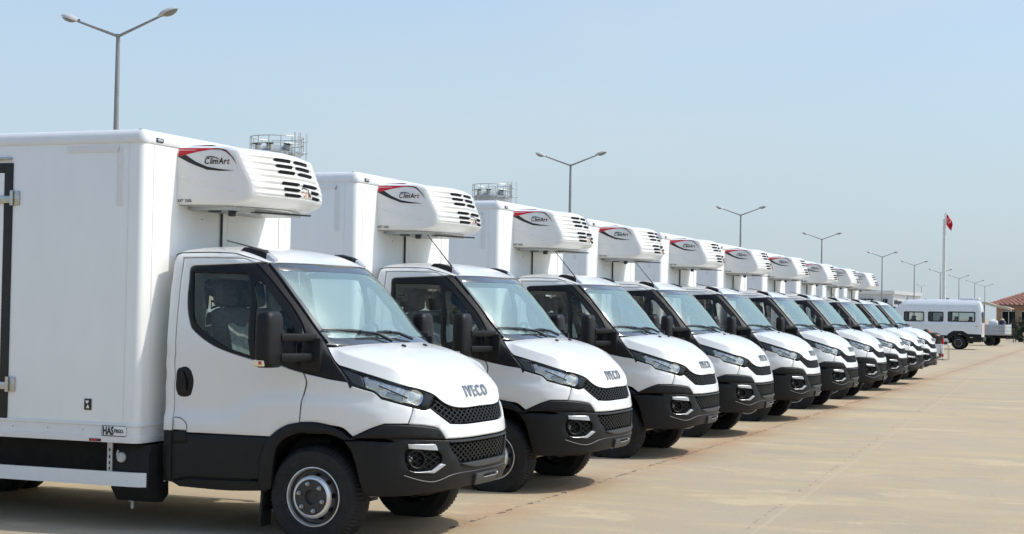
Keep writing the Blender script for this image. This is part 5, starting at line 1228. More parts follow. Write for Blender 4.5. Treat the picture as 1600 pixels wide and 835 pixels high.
for tx, mt, gp in (('C', M['red'], .003), ('lim', M['amber'], .003), ('A', M['black'], .003), ('rt', M['red'], 0)):
    me = text_mesh(tx, .066, .0004, .15, .0006, .78)
    x0 = min(v.co.x for v in me.vertices); wd = max(v.co.x for v in me.vertices) - x0
    remap(me, lambda p, yo=yo, x0=x0: face_pt(yo + p.x - x0, 2.708 + p.y, .012))
    mesh_obj('lettering', me, mt, unit, smooth=0); yo += wd + gp
mb = MB(); mb.tube([face_pt(y, z, .010) for y, z in ((-.018, 2.770), (.01, 2.784), (.06, 2.786), (.095, 2.772), (.115, 2.745))], [.002, .004, .005, .004, .0015], 5); mb.obj('logo_arc', M['black'], unit)
# aerial on the roof
def aerial(tip):
    mb = MB(); a = Vector((-.60, -.70, 2.235)); mb.tube([a, a + (Vector(tip) - a) * .12, Vector(tip)], [.008, .006, .0045], 6)
    return mb.mesh('aerial')
aer = mesh_obj('aerial', aerial((-1.02, -.70, 2.56)), M['black'], truck)
# ------------------------------------------------------------------ the row: copies of the truck with all its parts
OFF = [(0, 0), (-.097, 3.806), (-.205, 7.891), (-.312, 11.632), (-.342, 15.545), (-.360, 19.521), (-.414, 23.618), (-.560, 28.0), (-.660, 31.9), (-.770, 35.8)]
LAB = ['nearest white refrigerated truck, its box cut by the left edge, aerial lying flat',
       'second white refrigerated truck in the row, directly behind the nearest one',
       'third white refrigerated truck counted from the near end of the row',
       'fourth white refrigerated truck counted from the near end of the row',
       'fifth white refrigerated truck counted from the near end of the row',
       'fifth white refrigerated truck counted from the far end of the row',
       'fourth white refrigerated truck counted from the far end of the row',
       'third white refrigerated truck counted from the far end of the row',
       'second to last white refrigerated truck at the far end of the row',
       'last and farthest white refrigerated truck, beside the stooping person and the table']
aer_up = aerial((-.88, -.70, 2.56))
aer_low = aerial((-.97, -.71, 2.318))
aer_up.materials.append(M['black']); aer_low.materials.append(M['black'])
for i, (dx, dy) in enumerate(OFF):
    t = truck if i == 0 else copy_tree(truck)
    t.location = (dx, dy, -.03)
    t['label'] = LAB[i]; t.rotation_euler.z = R_((0, .25, -.3, .2, .4, -.25, .3, -.2, .15, -.3)[i])
    for ch in t.children:
        if ch.name.startswith('aerial'): ch.data = aer_up if i in (1, 2, 3, 7) else aer_low

# ------------------------------------------------------------------ street lamps with two arms
def lamp_post():
    t = thing('street_lamp', 'x', 'street lamp', (0, 0, 0), 0, 'double-arm street lamps in a line beyond the trucks')
    mb = MB(); mb.tube([(0, 0, 0), (0, 0, 4), (0, 0, 9.0)], [.105, .085, .055], 12); mb.box((0, 0, .01), (.4, .4, .03)); mb.obj('pole', M['pole'], t)
    for s in (-1, 1):
        mb = MB(); mb.tube([(0, 0, 8.94), (s * .7, 0, 9.19), (s * 1.42, 0, 9.45)], [.042, .036, .03], 8); mb.obj('arm', M['pole'], t)
        mb = MB(); rws = []
        for u in np.linspace(0, 1, 12):
            x = 1.28 + .62 * u; zc = 9.40 + .20 * u
            w = .155 * (math.sin(min(1, .12 + u * .95) * math.pi) ** .5) * (1 - .25 * (u < .12))
            h = .12 * (math.sin(min(1, .15 + u * .9) * math.pi) ** .6)
            rws.append([(s * x, w * math.cos(a), zc + max(0, math.sin(a)) * h + min(0, math.sin(a)) * h * .15) for a in np.linspace(0, 2 * math.pi, 17)])
        mb.grid(rws); hd = mb.obj('lamp_head', M['lamphead'], t, smooth=60, weld=.0005)
        mb = MB(); rws = []
        for u in np.linspace(0, 1, 9):
            x = 1.42 + .42 * u; zc = 9.435 + .136 * u; w = .115 * math.sin(max(.02, min(.98, u)) * math.pi) ** .5; h = .085 * math.sin(max(.02, min(.98, u)) * math.pi) ** .6
            rws.append([(s * x, w * math.cos(a), zc - .01 - math.sin(a) * h) for a in np.linspace(0, math.pi, 9)])
        mb.grid(rws); mb.obj('glass_bowl', M['lampbowl'], hd, smooth=60)
    return t
LP = [(-19.8, 24.0), (-20.4, 62.0), (-21.3, 101.3), (-22.3, 137.8), (-23.3, 181.5), (-23.6, 212.5), (-24.4, 249.6), (-25.3, 285.6), (-26.0, 321.8), (-27.2, 357.1)]
LL = ['tallest street lamp, rising over the box of the nearest truck at the left', 'second tallest street lamp, right of the second silo in the middle of the sky',
      'third street lamp from the left, above the fifth and sixth trucks', 'fourth street lamp from the left, above the far cooling units', 'fifth street lamp from the left, standing before the white building',
      'sixth street lamp from the left, over the front of the minibus', 'street lamp partly hidden by the flagpoles', 'first street lamp to the right of the flagpoles', 'second street lamp to the right of the flagpoles', 'third and farthest street lamp to the right of the flagpoles']
lp = lamp_post()
for i, (x, y) in enumerate(LP):
    t = lp if i == 0 else copy_tree(lp)
    t.location = (x, y, 0); t['label'] = LL[i]
t = copy_tree(lp); t.location = (-42.5, 369.0, 0); t.rotation_euler.z = R_(62)
t['label'] = 'smallest street lamp, with short arms, between two taller lamps over the minibus'

# ------------------------------------------------------------------ silos with railed tops
def silo():
    t = thing('cement_silo', 'x', 'silo', (0, 0, 0), 0, 'steel silos behind the trucks')
    mb = MB(); mb.lathe([(.25, 2.2), (1.55, 4.6), (1.55, 11.55), (1.60, 11.56), (1.60, 11.72), (1.55, 11.74), (.9, 12.15), (.35, 12.25), (.001, 12.25)], 40, 'Z'); mb.obj('tank', M['silo'], t, smooth=30)
    for k in range(4):
        a = math.pi / 4 + k * math.pi / 2
        mb = MB(); mb.tube([(1.45 * math.cos(a), 1.45 * math.sin(a), 0), (1.45 * math.cos(a), 1.45 * math.sin(a), 5.2)], .09, 8); mb.obj('leg', M['silo'], t)
    mb = MB()
    for z in (12.25, 12.72): mb.tube([(1.72 * math.cos(a), 1.72 * math.sin(a), z) for a in np.linspace(0, 2 * math.pi, 41)], .028, 6, cap=False)
    mb.obj('rail', M['galv'], t)
    for k in range(14):
        a = k * math.pi / 7
        mb = MB(); mb.tube([(1.72 * math.cos(a), 1.72 * math.sin(a), 11.6), (1.72 * math.cos(a), 1.72 * math.sin(a), 12.74)], .026, 6)
        mb.bar((1.55 * math.cos(a), 1.55 * math.sin(a), 11.64), (1.74 * math.cos(a), 1.74 * math.sin(a), 11.64), .05, .05); mb.obj('rail_post', M['galv'], t)
    for a in (-2.2, -1.4, -.5):
        mb = MB(); c = (1.25 * math.cos(a), 1.25 * math.sin(a), 12.02); mb.box(c, (.42, .34, .34), Matrix.Rotation(a, 3, 'Z'), .03); o = mb.obj('valve_box', M['silo'], t)
        mb = MB(); mb.box((c[0] + .15 * math.cos(a), c[1] + .15 * math.sin(a), 12.24), (.5, .42, .05), Matrix.Rotation(a, 3, 'Z')); mb.obj('box_lid', M['dark'], o)
    a = -.32; cx, cy = 1.98 * math.cos(a), 1.98 * math.sin(a)
    mb = MB()
    for s in (-.22, .22): mb.tube([(cx - s * math.sin(a), cy + s * math.cos(a), .3), (cx - s * math.sin(a), cy + s * math.cos(a), 12.95)], .03, 6)
    for z in np.arange(.6, 12.9, .32): mb.tube([(cx + .22 * math.sin(a), cy - .22 * math.cos(a), z), (cx - .22 * math.sin(a), cy + .22 * math.cos(a), z)], .016, 5)
    lad = mb.obj('ladder', M['galv'], t)
    mb = MB(); oc = (cx + .34 * math.cos(a), cy + .34 * math.sin(a))
    for z in np.arange(2.6, 13, .75): mb.tube([(oc[0] + .42 * math.cos(b_), oc[1] + .42 * math.sin(b_), z) for b_ in np.linspace(0, 2 * math.pi, 17)], .018, 5, cap=False)
    for b_ in np.linspace(0, 2 * math.pi, 6)[:-1]: mb.tube([(oc[0] + .42 * math.cos(b_), oc[1] + .42 * math.sin(b_), 2.6), (oc[0] + .42 * math.cos(b_), oc[1] + .42 * math.sin(b_), 12.9)], .014, 5)
    mb.obj('ladder_cage', M['galv'], lad)
    return t
s1 = silo(); s1.location = (-46.6, 78.7, 0); s1['label'] = 'steel silo with railing seen over the cooling unit of the nearest truck'
s2 = copy_tree(s1); s2.location = (-47.3, 117.2, 0); s2['label'] = 'steel silo with railing seen behind the box of the third truck'

# ------------------------------------------------------------------ flagpoles and flag
for nm, x, h, lb in (('flagpole', -16.15, 13.3, 'shorter bare flagpole, left of the flag'), ('flagpole', -15.98, 14.0, 'taller flagpole that carries the red flag')):
    t = thing(nm, lb, 'flagpole', (x, 181.0, 0), 0, 'two white flagpoles')
    mb = MB(); mb.tube([(0, 0, .1), (0, 0, h * .5), (0, 0, h)], [.14, .12, .085], 12); mb.obj('pole', M['wallw'], t)
    mb = MB(); mb.lathe([(.001, .10), (.05, .07), (.065, 0), (.04, -.05)], 12, 'Z', c=(0, 0, h + .02)); mb.obj('finial', M['galv'], t)
    mb = MB(); mb.box((0, 0, .06), (.5, .5, .12), None, .02); mb.obj('base_plate', M['galv'], t)
t = thing('flag', 'red flag with white crescent and star hanging limp from the taller flagpole', 'flag', (-15.92, 181.0, 11.9)); t.scale = (1.25, 1.25, 1.2)
def flag_pt(u, v):
    """u across from the pole, v down"""
    drop = .62 * u ** 1.3
    x = .05 + .66 * u * (1 - .25 * v) * (.55 + .45 * math.sin(min(1, v * 1.3 + .15) * math.pi * .62))
    return (x, .13 * math.sin(u * 9 + v * 2) * (.3 + u), 1.75 - 1.05 * v - drop - .10 * math.sin(u * 3) * v)
mb = MB(); mb.grid([[flag_pt(u, v) for u in np.linspace(0, 1, 22)] for v in np.linspace(0, 1, 14)]); mb.obj('cloth', M['flagred'], t, smooth=60)
mb = MB()
def fl(u, v, d): 
    p = flag_pt(u, v); return (p[0], p[1] + d, p[2])
for d in (-.012, .012):
    N = 18; ou = [(.36 + .17 * math.cos(a), .42 + .22 * math.sin(a)) for a in np.linspace(.7, 2 * math.pi - .7, N)]; inn = [(.40 + .14 * math.cos(a), .42 + .18 * math.sin(a)) for a in np.linspace(.75, 2 * math.pi - .75, N)]
    mb.grid([[fl(u, v, d) for u, v in ou], [fl(u, v, d) for u, v in inn]])
    st = [(.60 + (.085 if k % 2 == 0 else .034) * math.cos(k * math.pi / 5 + math.pi), .42 + (.11 if k % 2 == 0 else .044) * math.sin(k * math.pi / 5 + math.pi)) for k in range(10)]
    c = mb.bm.verts.new(fl(.60, .42, d)); vv = [mb.bm.verts.new(fl(u, v, d)) for u, v in st]
    for k in range(10): mb.bm.faces.new((c, vv[k], vv[(k + 1) % 10]))
mb.obj('crescent_and_star', M['flagwhite'], t, smooth=0)
mb = MB(); mb.tube([(.02, 0, -11), (.02, 0, 1.9)], .008, 5); mb.obj('halyard', M['lamphead'], t)

# ------------------------------------------------------------------ minibus
bus = thing('minibus', 'white minibus parked side-on beyond the end of the truck row', 'minibus', (-4.03, 83.3, 0))
# local x: forwards = -x ; rear axle at 0
body = [(1.24, .50), (1.27, .95), (1.26, 1.7), (1.20, 2.45), (1.10, 2.70), (.95, 2.80), (-1.5, 2.80), (-2.92, 2.78), (-3.10, 2.70), (-3.72, 2.18), (-4.30, 1.62), (-4.55, 1.48), (-5.25, 1.22), (-5.42, 1.05), (-5.46, .60), (-5.38, .42)]
def arch(x): return [(x + .50 * math.cos(a), .40 + .50 * math.sin(a)) for a in np.linspace(math.pi, 0, 11)]
pol = body + arch(-3.95)[::1] + arch(0)
mb = MB()
def body_y(z): return float(np.interp(z, [.3, .6, 1.3, 1.6, 2.4, 2.65, 2.8], [.96, 1.0, 1.0, .98, .90, .82, .68]))
pa = weed(ccw(np.array(pol)), .01)
def bus_surf(s): return lambda P, off: np.stack([P[:, 0], s * (np.array([body_y(z) for z in P[:, 1]]) + np.broadcast_to(off, (len(P),))), P[:, 1]], 1)
wins = [(-4.16, -3.50, 1.56, 2.10), (-3.06, -1.92, 1.56, 2.13), (-1.70, -.84, 1.57, 2.14), (-.60, .92, 1.58, 2.16)]
def rr_(x0, x1, z0, z1, r=.07):
    out = []
    for cx, cz, a0 in ((x1 - r, z1 - r, 0), (x0 + r, z1 - r, math.pi / 2), (x0 + r, z0 + r, math.pi), (x1 - r, z0 + r, 1.5 * math.pi)):
        out += [(cx + r * math.cos(a0 + k * math.pi / 8), cz + r * math.sin(a0 + k * math.pi / 8)) for k in range(5)]
    return np.array(out)
for s in (-1, 1):
    me = panel_mesh('side_panel', pa, bus_surf(s), 0, .03, 0, .22, .01, [rr_(*w) for w in wins]); orient_out(me, (-2, 0, 1.4))
    sp = mesh_obj('side_panel', me, M['busp'], bus)
    for w in wins:
        R0 = rr_(*w)
        me = panel_mesh('window_seal', R0, bus_surf(s), .008, .03, 0, .3, .004, [inset(R0, .055)]); orient_out(me, (-2, 0, 1.4))
        f = mesh_obj('window_seal', me, M['seal'], sp)
    for w in wins:
        me = panel_mesh('window_pane', rr_(w[0] + .03, w[1] - .03, w[2] + .03, w[3] - .03), bus_surf(s), -.006, .004, 0, .3, .001); orient_out(me, (-2, 0, 1.4)); mesh_obj('window_pane', me, M['side'], sp)
    mb = MB()
    lowp = [(-3.40, .92), (-3.30, .80), (-.62, .80), (-.52, .92), (-.28, 1.06), (.24, 1.06), (.52, .90), (1.275, .88), (1.255, .44), (.47, .42)] + arch(0)[::-1] + [(-.50, .42), (-.6, .62), (-3.4, .62)]
    me = panel_mesh('lower_cladding', weed(ccw(np.array(lowp)), .01), bus_surf(s), .012, .05, 0, .25, .008); orient_out(me, (-2, 0, .7)); mesh_obj('lower_cladding', me, M['plastic'], sp)
    mb = MB(); mb.bar((-3.3, s * 1.003, 1.36), (1.2, s * 1.003, 1.36), .012, .012); mb.bar((-3.0, s * .865, 2.52), (1.1, s * .865, 2.52), .012, .012); mb.obj('side_crease', M['busp'], sp)
    mb = MB(); mb.box((.98, s * 1.005, 1.34), (.07, .02, .05), None, .01); mb.obj('door_lock', M['dark'], sp)
    mb = MB(); mb.box((1.255, s * .93, 1.20), (.05, .10, .46), None, .015); mb.obj('tail_light', M['redlens'], bus)
    mb = MB(); mb.box((.72, s * 1.02, .70), (.16, .012, .03), None, .004); mb.obj('side_reflector', M['plate'], sp)
mb = MB()
prof_ = [(1.24, .50), (1.27, .95), (1.26, 1.7), (1.20, 2.45), (1.10, 2.70), (.95, 2.80), (-1.5, 2.80), (-2.92, 2.78), (-3.10, 2.70), (-3.72, 2.18)]
def strip(pp, name, mtl):
    mb = MB(); mb.grid([[(x, body_y(z) * v, z + (.05 * (1 - v * v) if z > 2.6 else 0)) for v in np.linspace(-1, 1, 9)] for x, z in pp]); return mb.obj(name, mtl, bus, smooth=40)
strip(prof_[:5], 'rear_panel', M['busp']); strip(prof_[4:], 'roof', M['busp'])
strip([(-3.72, 2.18), (-4.30, 1.62)], 'windscreen', M['wind']); strip([(-4.30, 1.62), (-4.55, 1.48), (-5.25, 1.22), (-5.42, 1.05)], 'hood', M['busp']); strip([(-5.42, 1.05), (-5.46, .60), (-5.38, .42)], 'bumper', M['plastic'])
mb = MB(); mb.box((1.275, 0, 1.85), (.02, 1.35, .62), None, .005); mb.obj('rear_window', M['gloss'], bus)
mb = MB(); mb.box((1.30, 0, .62), (.10, 1.9, .22), None, .04); mb.obj('bumper', M['plastic'], bus)
mb = MB(); mb.box((.55, .05, 2.90), (1.1, .95, .14), None, .05); mb.obj('roof_air_conditioner', M['busp'], bus)
mb = MB(); mb.box((-1.9, 0, .55), (5.6, 1.7, .10)); mb.box((-1.9, 0, .45), (5.2, .8, .2)); mb.obj('floor', M['chassis'], bus)
for x in (-2.9, -2.1, -1.3, -.5, .3):
    for y in (-.55, .55):
        mb = MB(); mb.box((x, y, 1.05), (.42, .8, .14), None, .04); mb.box((x + .22, y, 1.40), (.12, .8, .62), Matrix.Rotation(.12, 3, 'Y'), .04); mb.box((x + .28, y, 1.80), (.09, .26, .18), None, .03); mb.obj('passenger_seat', M['seat'], bus)
for x in (-3.95, 0):
    for s in (-1, 1):
        mb = MB(); mb.lathe([(.20, -.10), (.24, -.115), (.34, -.11), (.38, -.07), (.385, 0), (.38, .08), (.34, .10), (.2, .09)], 36, c=(x, s * .87, .385))
        for v in mb.bm.verts: v.co.y = s * .87 - (v.co.y - s * .87) * (-1 if s < 0 else 1) * 1
        w = mb.obj('wheel', M['rubber'], bus)
        mb = MB(); mb.lathe([(.205, 0), (.20, .02), (.17, -.03), (.13, -.005), (.09, .01), (.07, .04), (.001, .045)], 28, c=(x, s * .87, .385))
        for v in mb.bm.verts: v.co.y = s * (.87 + .10) + (v.co.y - s * .87) * s
        mb.obj('rim', M['hub'], w, smooth=30)
        mb = MB(); mb.tube([(x + .195 * math.cos(a), s * .985, .385 + .195 * math.sin(a)) for a in np.linspace(0, 2 * math.pi, 29)], .012, 5, cap=False); mb.obj('rim_ring', M['galv'], w)
mb = MB(); mb.box((-3.62, -1.12, 1.62), (.14, .22, .34), None, .05); mb.bar((-3.62, -1.0, 1.6), (-3.60, -.93, 1.6), .05, .06); mb.obj('wing_mirror', M['plastic'], bus)

# ------------------------------------------------------------------ dropside truck behind the bus
fb = thing('dropside_truck', 'grey dropside truck half hidden behind the minibus', 'truck', (-2.62, 99.0, 0), R_(-7))
def fpart(name, mtl, *bx, bev=.01):
    mb = MB()
    for c, d in bx: mb.box(c, d, None, bev)
    return mb.obj(name, mtl, fb)
for z in (.86, 1.08, 1.30):
    for y in (-1.02, 1.02): fpart('side_board', M['bedgrey'], ((-1.7, y, z), (3.4, .05, .205)))
    fpart('tail_board', M['bedgrey'], ((0.03, 0, z), (.05, 2.0, .205)))
for y in (-1.05, 1.05):
    for x in (0, -1.7, -3.4): fpart('bed_post', M['bedgrey'], ((x, y, 1.1), (.08, .05, .75)))
fpart('bed_floor', M['bedgrey'], ((-1.7, 0, .73), (3.4, 2.0, .06)))
fpart('chassis_frame', M['chassis'], ((-2.0, -.4, .6), (4.6, .1, .18)), ((-2.0, .4, .6), (4.6, .1, .18)), ((-1.6, -.9, .48), (.9, .2, .3)))
fpart('cab', M['bedgrey'], ((-4.4, 0, 1.15), (1.7, 1.8, 1.2)), ((-4.3, 0, 1.95), (1.3, 1.7, .7)), bev=.12)
fpart('bumper', M['plastic'], ((.12, 0, .52), (.08, 1.9, .14)))
for x in (-1.0, -4.4):
    for y in (-.85, .85):
        mb = MB(); mb.lathe([(.18, -.11), (.33, -.11), (.37, -.06), (.37, .06), (.33, .11), (.18, .11), (.001, .06)], 28, c=(x, y, .37)); mb.obj('wheel', M['rubber'], fb)
def lump(name, label, cat, loc, d, mtl, rz=0, group=None):
    mb = MB(); b_ = bmesh.new(); bmesh.ops.create_icosphere(b_, subdivisions=3, radius=1)
    rg = random.Random(hash(label) % 999)
    for v in b_.verts:
        p = v.co; q = [abs(c) ** .6 * (1 if c > 0 else -1) for c in p]
        v.co = Vector((q[0] * d[0] / 2, q[1] * d[1] / 2, q[2] * d[2] / 2 + d[2] / 2)) * (1 + rg.uniform(-.03, .03))
    mb.take(b_); o = mb.obj(name, mtl, None, smooth=60); o.location = loc; o.rotation_euler.z = rz
    o['label'] = label; o['category'] = cat
    if group: o['group'] = group
    return o
lump('car_roof_lump', 'white sack standing in for a car beyond the dropside truck', 'lump', (-3.55, 99.2, .76), (.62, .5, .98), M['wallw'], .2)  # rounded white shape added in place of a car behind the truck
lump('load_bundle', 'black bundle on the dropside truck beside the white sack', 'bundle', (-2.95, 98.9, .76), (.5, .5, .95), M['black'])
lump('load_drum', 'tan load propped at the tail of the dropside truck', 'load', (-3.0, 99.5, .76), (.3, .3, 1.05), M['awn'])
for k, (z, dx) in enumerate(((0, 0), (.27, .04), (.54, -.03))):
    lump('cement_bag', ['lowest cream bag of the stack right of the dropside truck', 'middle cream bag of the stack right of the dropside truck', 'topmost cream bag of the stack right of the dropside truck'][k], 'bag', (-2.15 + dx, 112.5, z), (.8, .5, .28), M['awn'], .2 * k, 'cream bags in a stack')
# ------------------------------------------------------------------ house with a tiled hip roof, awning in front
hs = thing('tiled_house', 'low ochre house with a terracotta hip roof at the right edge', 'house', (-1.2, 146, 0))
mb = MB(); mb.box((0, 0, 1.5), (11.4, 8, 3.0)); mb.obj('wall', M['tan'], hs)
for x in (-4.6, -2.9):
    mb = MB(); mb.box((x, -4.0, 1.75), (1.2, .12, 1.5)); f = mb.obj('window', M['dark'], hs)
    mb = MB()
    for k in (-.6, 0, .6): mb.box((x + k, -4.08, 1.75), (.07, .06, 1.56))
    mb.box((x, -4.08, 2.52), (1.3, .06, .07)); mb.obj('frame', M['galv'], f)
# roof: rows of tiles on each visible slope
ev, rg_ = 3.08, 4.55
A0, A1, A2, A3 = (-6.3, -4.6), (6.3, -4.6), (6.3, 4.6), (-6.3, 4.6); rl, rr2 = (-2.4, 0), (2.4, 0)
mb = MB()
V = [(*A0, ev), (*A1, ev), (*A2, ev), (*A3, ev), (*rl, rg_), (*rr2, rg_)]
mb.add(V, [(0, 1, 5, 4), (1, 2, 5), (2, 3, 4, 5), (3, 0, 4)]); mb.add([(x, y, ev - .12) for x, y in (A0, A1, A2, A3)], [(3, 2, 1, 0)]); rf = mb.obj('roof', M['tile'], hs, smooth=0)
def slope_tiles(a, b_, c, d):
    """tile courses on the slope a-b (eave), d-c (ridge)"""
    mb = MB(); a, b_, c, d = [Vector(p) for p in (a, b_, c, d)]
    nrm = (b_ - a).cross(d - a).normalized(); nrm *= 1 if nrm.z > 0 else -1
    nr = 15
    for k in range(nr):
        t0, t1 = k / nr, (k + 1) / nr
        p, q, p2, q2 = a.lerp(d, t0), b_.lerp(c, t0), a.lerp(d, t1), b_.lerp(c, t1)
        n_ = max(2, int((q - p).length / .42))
        for i in range(n_):
            u0, u1 = i / n_, (i + .94) / n_
            x0, x1, x2, x3 = p.lerp(q, u0), p.lerp(q, u1), p2.lerp(q2, u1), p2.lerp(q2, u0)
            m0 = (x0 + x1) / 2 + nrm * .10; m1 = (x2 + x3) / 2 + nrm * .06
            mb.add([x0 + nrm * .04, m0, x1 + nrm * .04, x2 + nrm * .01, m1, x3 + nrm * .01], [(0, 1, 4, 5), (1, 2, 3, 4), (0, 2, 1)])
    return mb
for s in ((V[0], V[1], V[5], V[4]), (V[3], V[0], V[4], V[4])):
    o = slope_tiles(*s).obj('roof_tiles', M['tile'], rf, smooth=0, normals=False); o['kind'] = 'stuff'
mb = MB()
for p, q in ((V[0], V[4]), (V[4], V[5])):
    p, q = Vector(p), Vector(q); n_ = int((q - p).length / .38)
    for i in range(n_): 
        a = p.lerp(q, i / n_); c = p.lerp(q, (i + 1.05) / n_); mb.tube([a + Vector((0, 0, .06)), c + Vector((0, 0, .09))], [.10, .12], 8)
mb.obj('ridge_tile', M['tile'], rf)
aw = thing('awning', 'sagging cream awning on thin posts in front of the tiled house', 'awning', (-4.8, 117.5, 0))
mb = MB(); rws = []
for u in np.linspace(0, 1, 14):
    rws.append([(-1.15 + 2.35 * u, -1.2 + 2.4 * v, 3.08 - .50 * u ** 1.4 + .10 * math.sin(u * 3 * math.pi) * .3 - .12 * math.sin(v * math.pi) * (1 - u)) for v in np.linspace(0, 1, 9)])
mb.grid(rws); mb.grid([[(x, y, z - .03) for x, y, z in r] for r in rws], flip=True); mb.obj('canopy', M['awn'], aw, smooth=60)
mb = MB()
for i in range(13):
    for r0, r1 in ((rws[i], rws[i + 1]),):
        x0, y0, z0 = r0[0]; x1, y1, z1 = r1[0]
        mb.add([(x0, y0 - .01, z0), (x1, y1 - .01, z1), (x1, y1 - .02, z1 - .16), ((x0 + x1) / 2, y0 - .03, (z0 + z1) / 2 - .24), (x0, y0 - .02, z0 - .16)], [(0, 1, 2, 3, 4)])
mb.obj('valance', M['awn'], aw, smooth=0)
for x, y, h in ((-1.1, -1.15, 3.05), (1.22, -1.15, 2.52), (-1.1, 1.15, 3.05), (1.22, 1.15, 2.52)):
    mb = MB(); mb.tube([(x + (.08 if x > 0 else 0), y, 0), (x, y, h)], .035, 8); mb.obj('post', M['chassis'], aw)

# ------------------------------------------------------------------ white building far behind
wb = thing('white_building', 'white flat-roofed industrial building with black letters far behind the row', 'building')
c0, c1, c2, c3, c4 = (-36.0, 279), (-31.6, 283.4), (-60, 322), (-92, 312), (-92, 279)
def wall_(name, a, b_, za, zb, mtl, z0=0):
    a, b_ = Vector((*a, 0)), Vector((*b_, 0)); t_ = (b_ - a).normalized(); n_ = Vector((t_.y, -t_.x, 0)) * .3
    mb = MB(); mb.add([a + Vector((0, 0, z0)), b_ + Vector((0, 0, z0)), b_ + Vector((0, 0, zb)), a + Vector((0, 0, za)), a - n_ + Vector((0, 0, z0)), b_ - n_ + Vector((0, 0, z0)), b_ - n_ + Vector((0, 0, zb)), a - n_ + Vector((0, 0, za))], [(0, 1, 2, 3), (5, 4, 7, 6), (3, 2, 6, 7), (1, 5, 6, 2), (4, 0, 3, 7)]); return mb.obj(name, mtl, wb)
wall_('wall', c4, c0, 6.1, 6.1, M['wall_shade']); wall_('wall', c0, c1, 6.1, 5.75, M['wallw']); wall_('wall', c1, c2, 5.75, 5.5, M['wallw']); wall_('wall', c2, c3, 5.5, 5.5, M['wall_shade']); wall_('wall', c3, c4, 5.5, 6.1, M['wall_shade'])
mb = MB(); mb.add([(*c4, 6.0), (*c0, 6.0), (*c1, 5.6), (*c2, 5.4), (*c3, 5.4)], [(0, 1, 2, 3, 4)]); mb.obj('roof', M['wallw'], wb)
mb = MB(); mb.box((-64, 278.95, 6.25), (56.6, .5, .62)); a, b_ = Vector((*c0, 6.25)), Vector((*c1, 5.95)); mb.bar(a, b_, .5, .62); mb.obj('parapet', M['wallw'], wb)
for x in np.arange(-60, -37.2, 1.25):
    if int(x * 4) % 13 in (0, 1, 2): continue
    mb = MB(); mb.box((x, 278.86, 4.62), (1.05, .12, .85)); f = mb.obj('window', M['gloss'], wb)
    mb = MB(); mb.box((x, 278.8, 4.62), (.05, .06, .85)); mb.box((x, 278.8, 5.06), (1.1, .08, .06)); mb.obj('frame', M['lamphead'], f)
t_ = (Vector((*c1, 0)) - Vector((*c0, 0))).normalized(); n_ = Vector((t_.y, -t_.x, 0))
me = text_mesh('Ithyu', 1.15, .03, 0, .02, .70)
remap(me, lambda p: Vector((*c0, 0)) + t_ * (.25 + p.x) + Vector((0, 0, 4.15 + p.y)) + n_ * (.05 + p.z))
mesh_obj('lettering', me, M['black'], wb, smooth=0)
mb = MB(); p = Vector((*c0, 4.95)) + t_ * 3.7 + n_ * .12
mb.box(p, (1.25, .1, 1.1), Matrix.Rotation(math.atan2(t_.y, t_.x), 3, 'Z')); mb.obj('billboard', M['bedgrey'], wb)
# ------------------------------------------------------------------ trees
def tree(label, loc, h, r, mtl, seed, n_=900):
    rg = random.Random(seed)
    t = thing('tree', label, 'tree', loc, 0, 'dark trees before the white building')
    mb = MB(); mb.tube([(0, 0, 0), (.05, .02, h * .35), (.0, .05, h * .8)], [.14, .10, .03], 8)
    for k in range(6):
        a = rg.uniform(0, 6.28); z = h * rg.uniform(.35, .65); mb.tube([(0, 0, z), (math.cos(a) * r * .7, math.sin(a) * r * .7, z + r * .6)], [.05, .015], 6)
    mb.obj('trunk', M['bark'], t)
    V, F = [], []
    cl_ = [(rg.gauss(0, r * .45), rg.gauss(0, r * .45), h - r * 1.0 + rg.gauss(0, r * .45), r * rg.uniform(.25, .5)) for _ in range(16)]
    for i in range(n_):
        c = cl_[rg.randrange(16)]; d = Vector((rg.gauss(0, 1), rg.gauss(0, 1), rg.gauss(0, 1))).normalized() * c[3] * rg.uniform(.6, 1.05)
        p = Vector(c[:3]) + d; a = Vector((rg.gauss(0, 1), rg.gauss(0, 1), rg.gauss(0, 1))).normalized(); b_ = a.cross(Vector((rg.gauss(0, 1), rg.gauss(0, 1), rg.gauss(0, 1)))).normalized()
        s = rg.uniform(.07, .16); k = len(V)
        V += [p - a * s, p + b_ * s * .45, p + a * s, p - b_ * s * .45]; F.append((k, k + 1, k + 2, k + 3))
    me = bpy.data.meshes.new('crown'); me.from_pydata([tuple(v) for v in V], [], F); mesh_obj('crown', me, mtl, t, smooth=0)
def at(px, y):
    u = (px - 800) / 2492.86
    return 5.81 + (y + 11.66) * (-.36858 + .92958 * u) / (.92919 + .36822 * u)
tree('dark round tree before the left half of the white building', (at(1391, 195), 195, 0), 3.7, .75, M['leaf'], 3)
tree('dark leaning tree between the last truck and the roof of the minibus', (at(1404, 205), 205, 0), 3.3, .6, M['leaf2'], 4)
tree('tiny distant tree above the front of the minibus roof', (at(1447, 300), 300, 0), 5.2, 1.4, M['leaf2'], 5)
tree('distant low tree at the horizon right of the tiny one', (at(1484, 310), 310, 0), 5.0, 1.2, M['leaf'], 6)
tree('dark bush growing against the ochre house at the right edge', (at(1594, 128), 128, 0), 2.0, .95, M['leaf2'], 8)
tree('low dark bush before the posts of the awning', (at(1601, 120), 120, 0), 1.6, .8, M['leaf2'], 9)
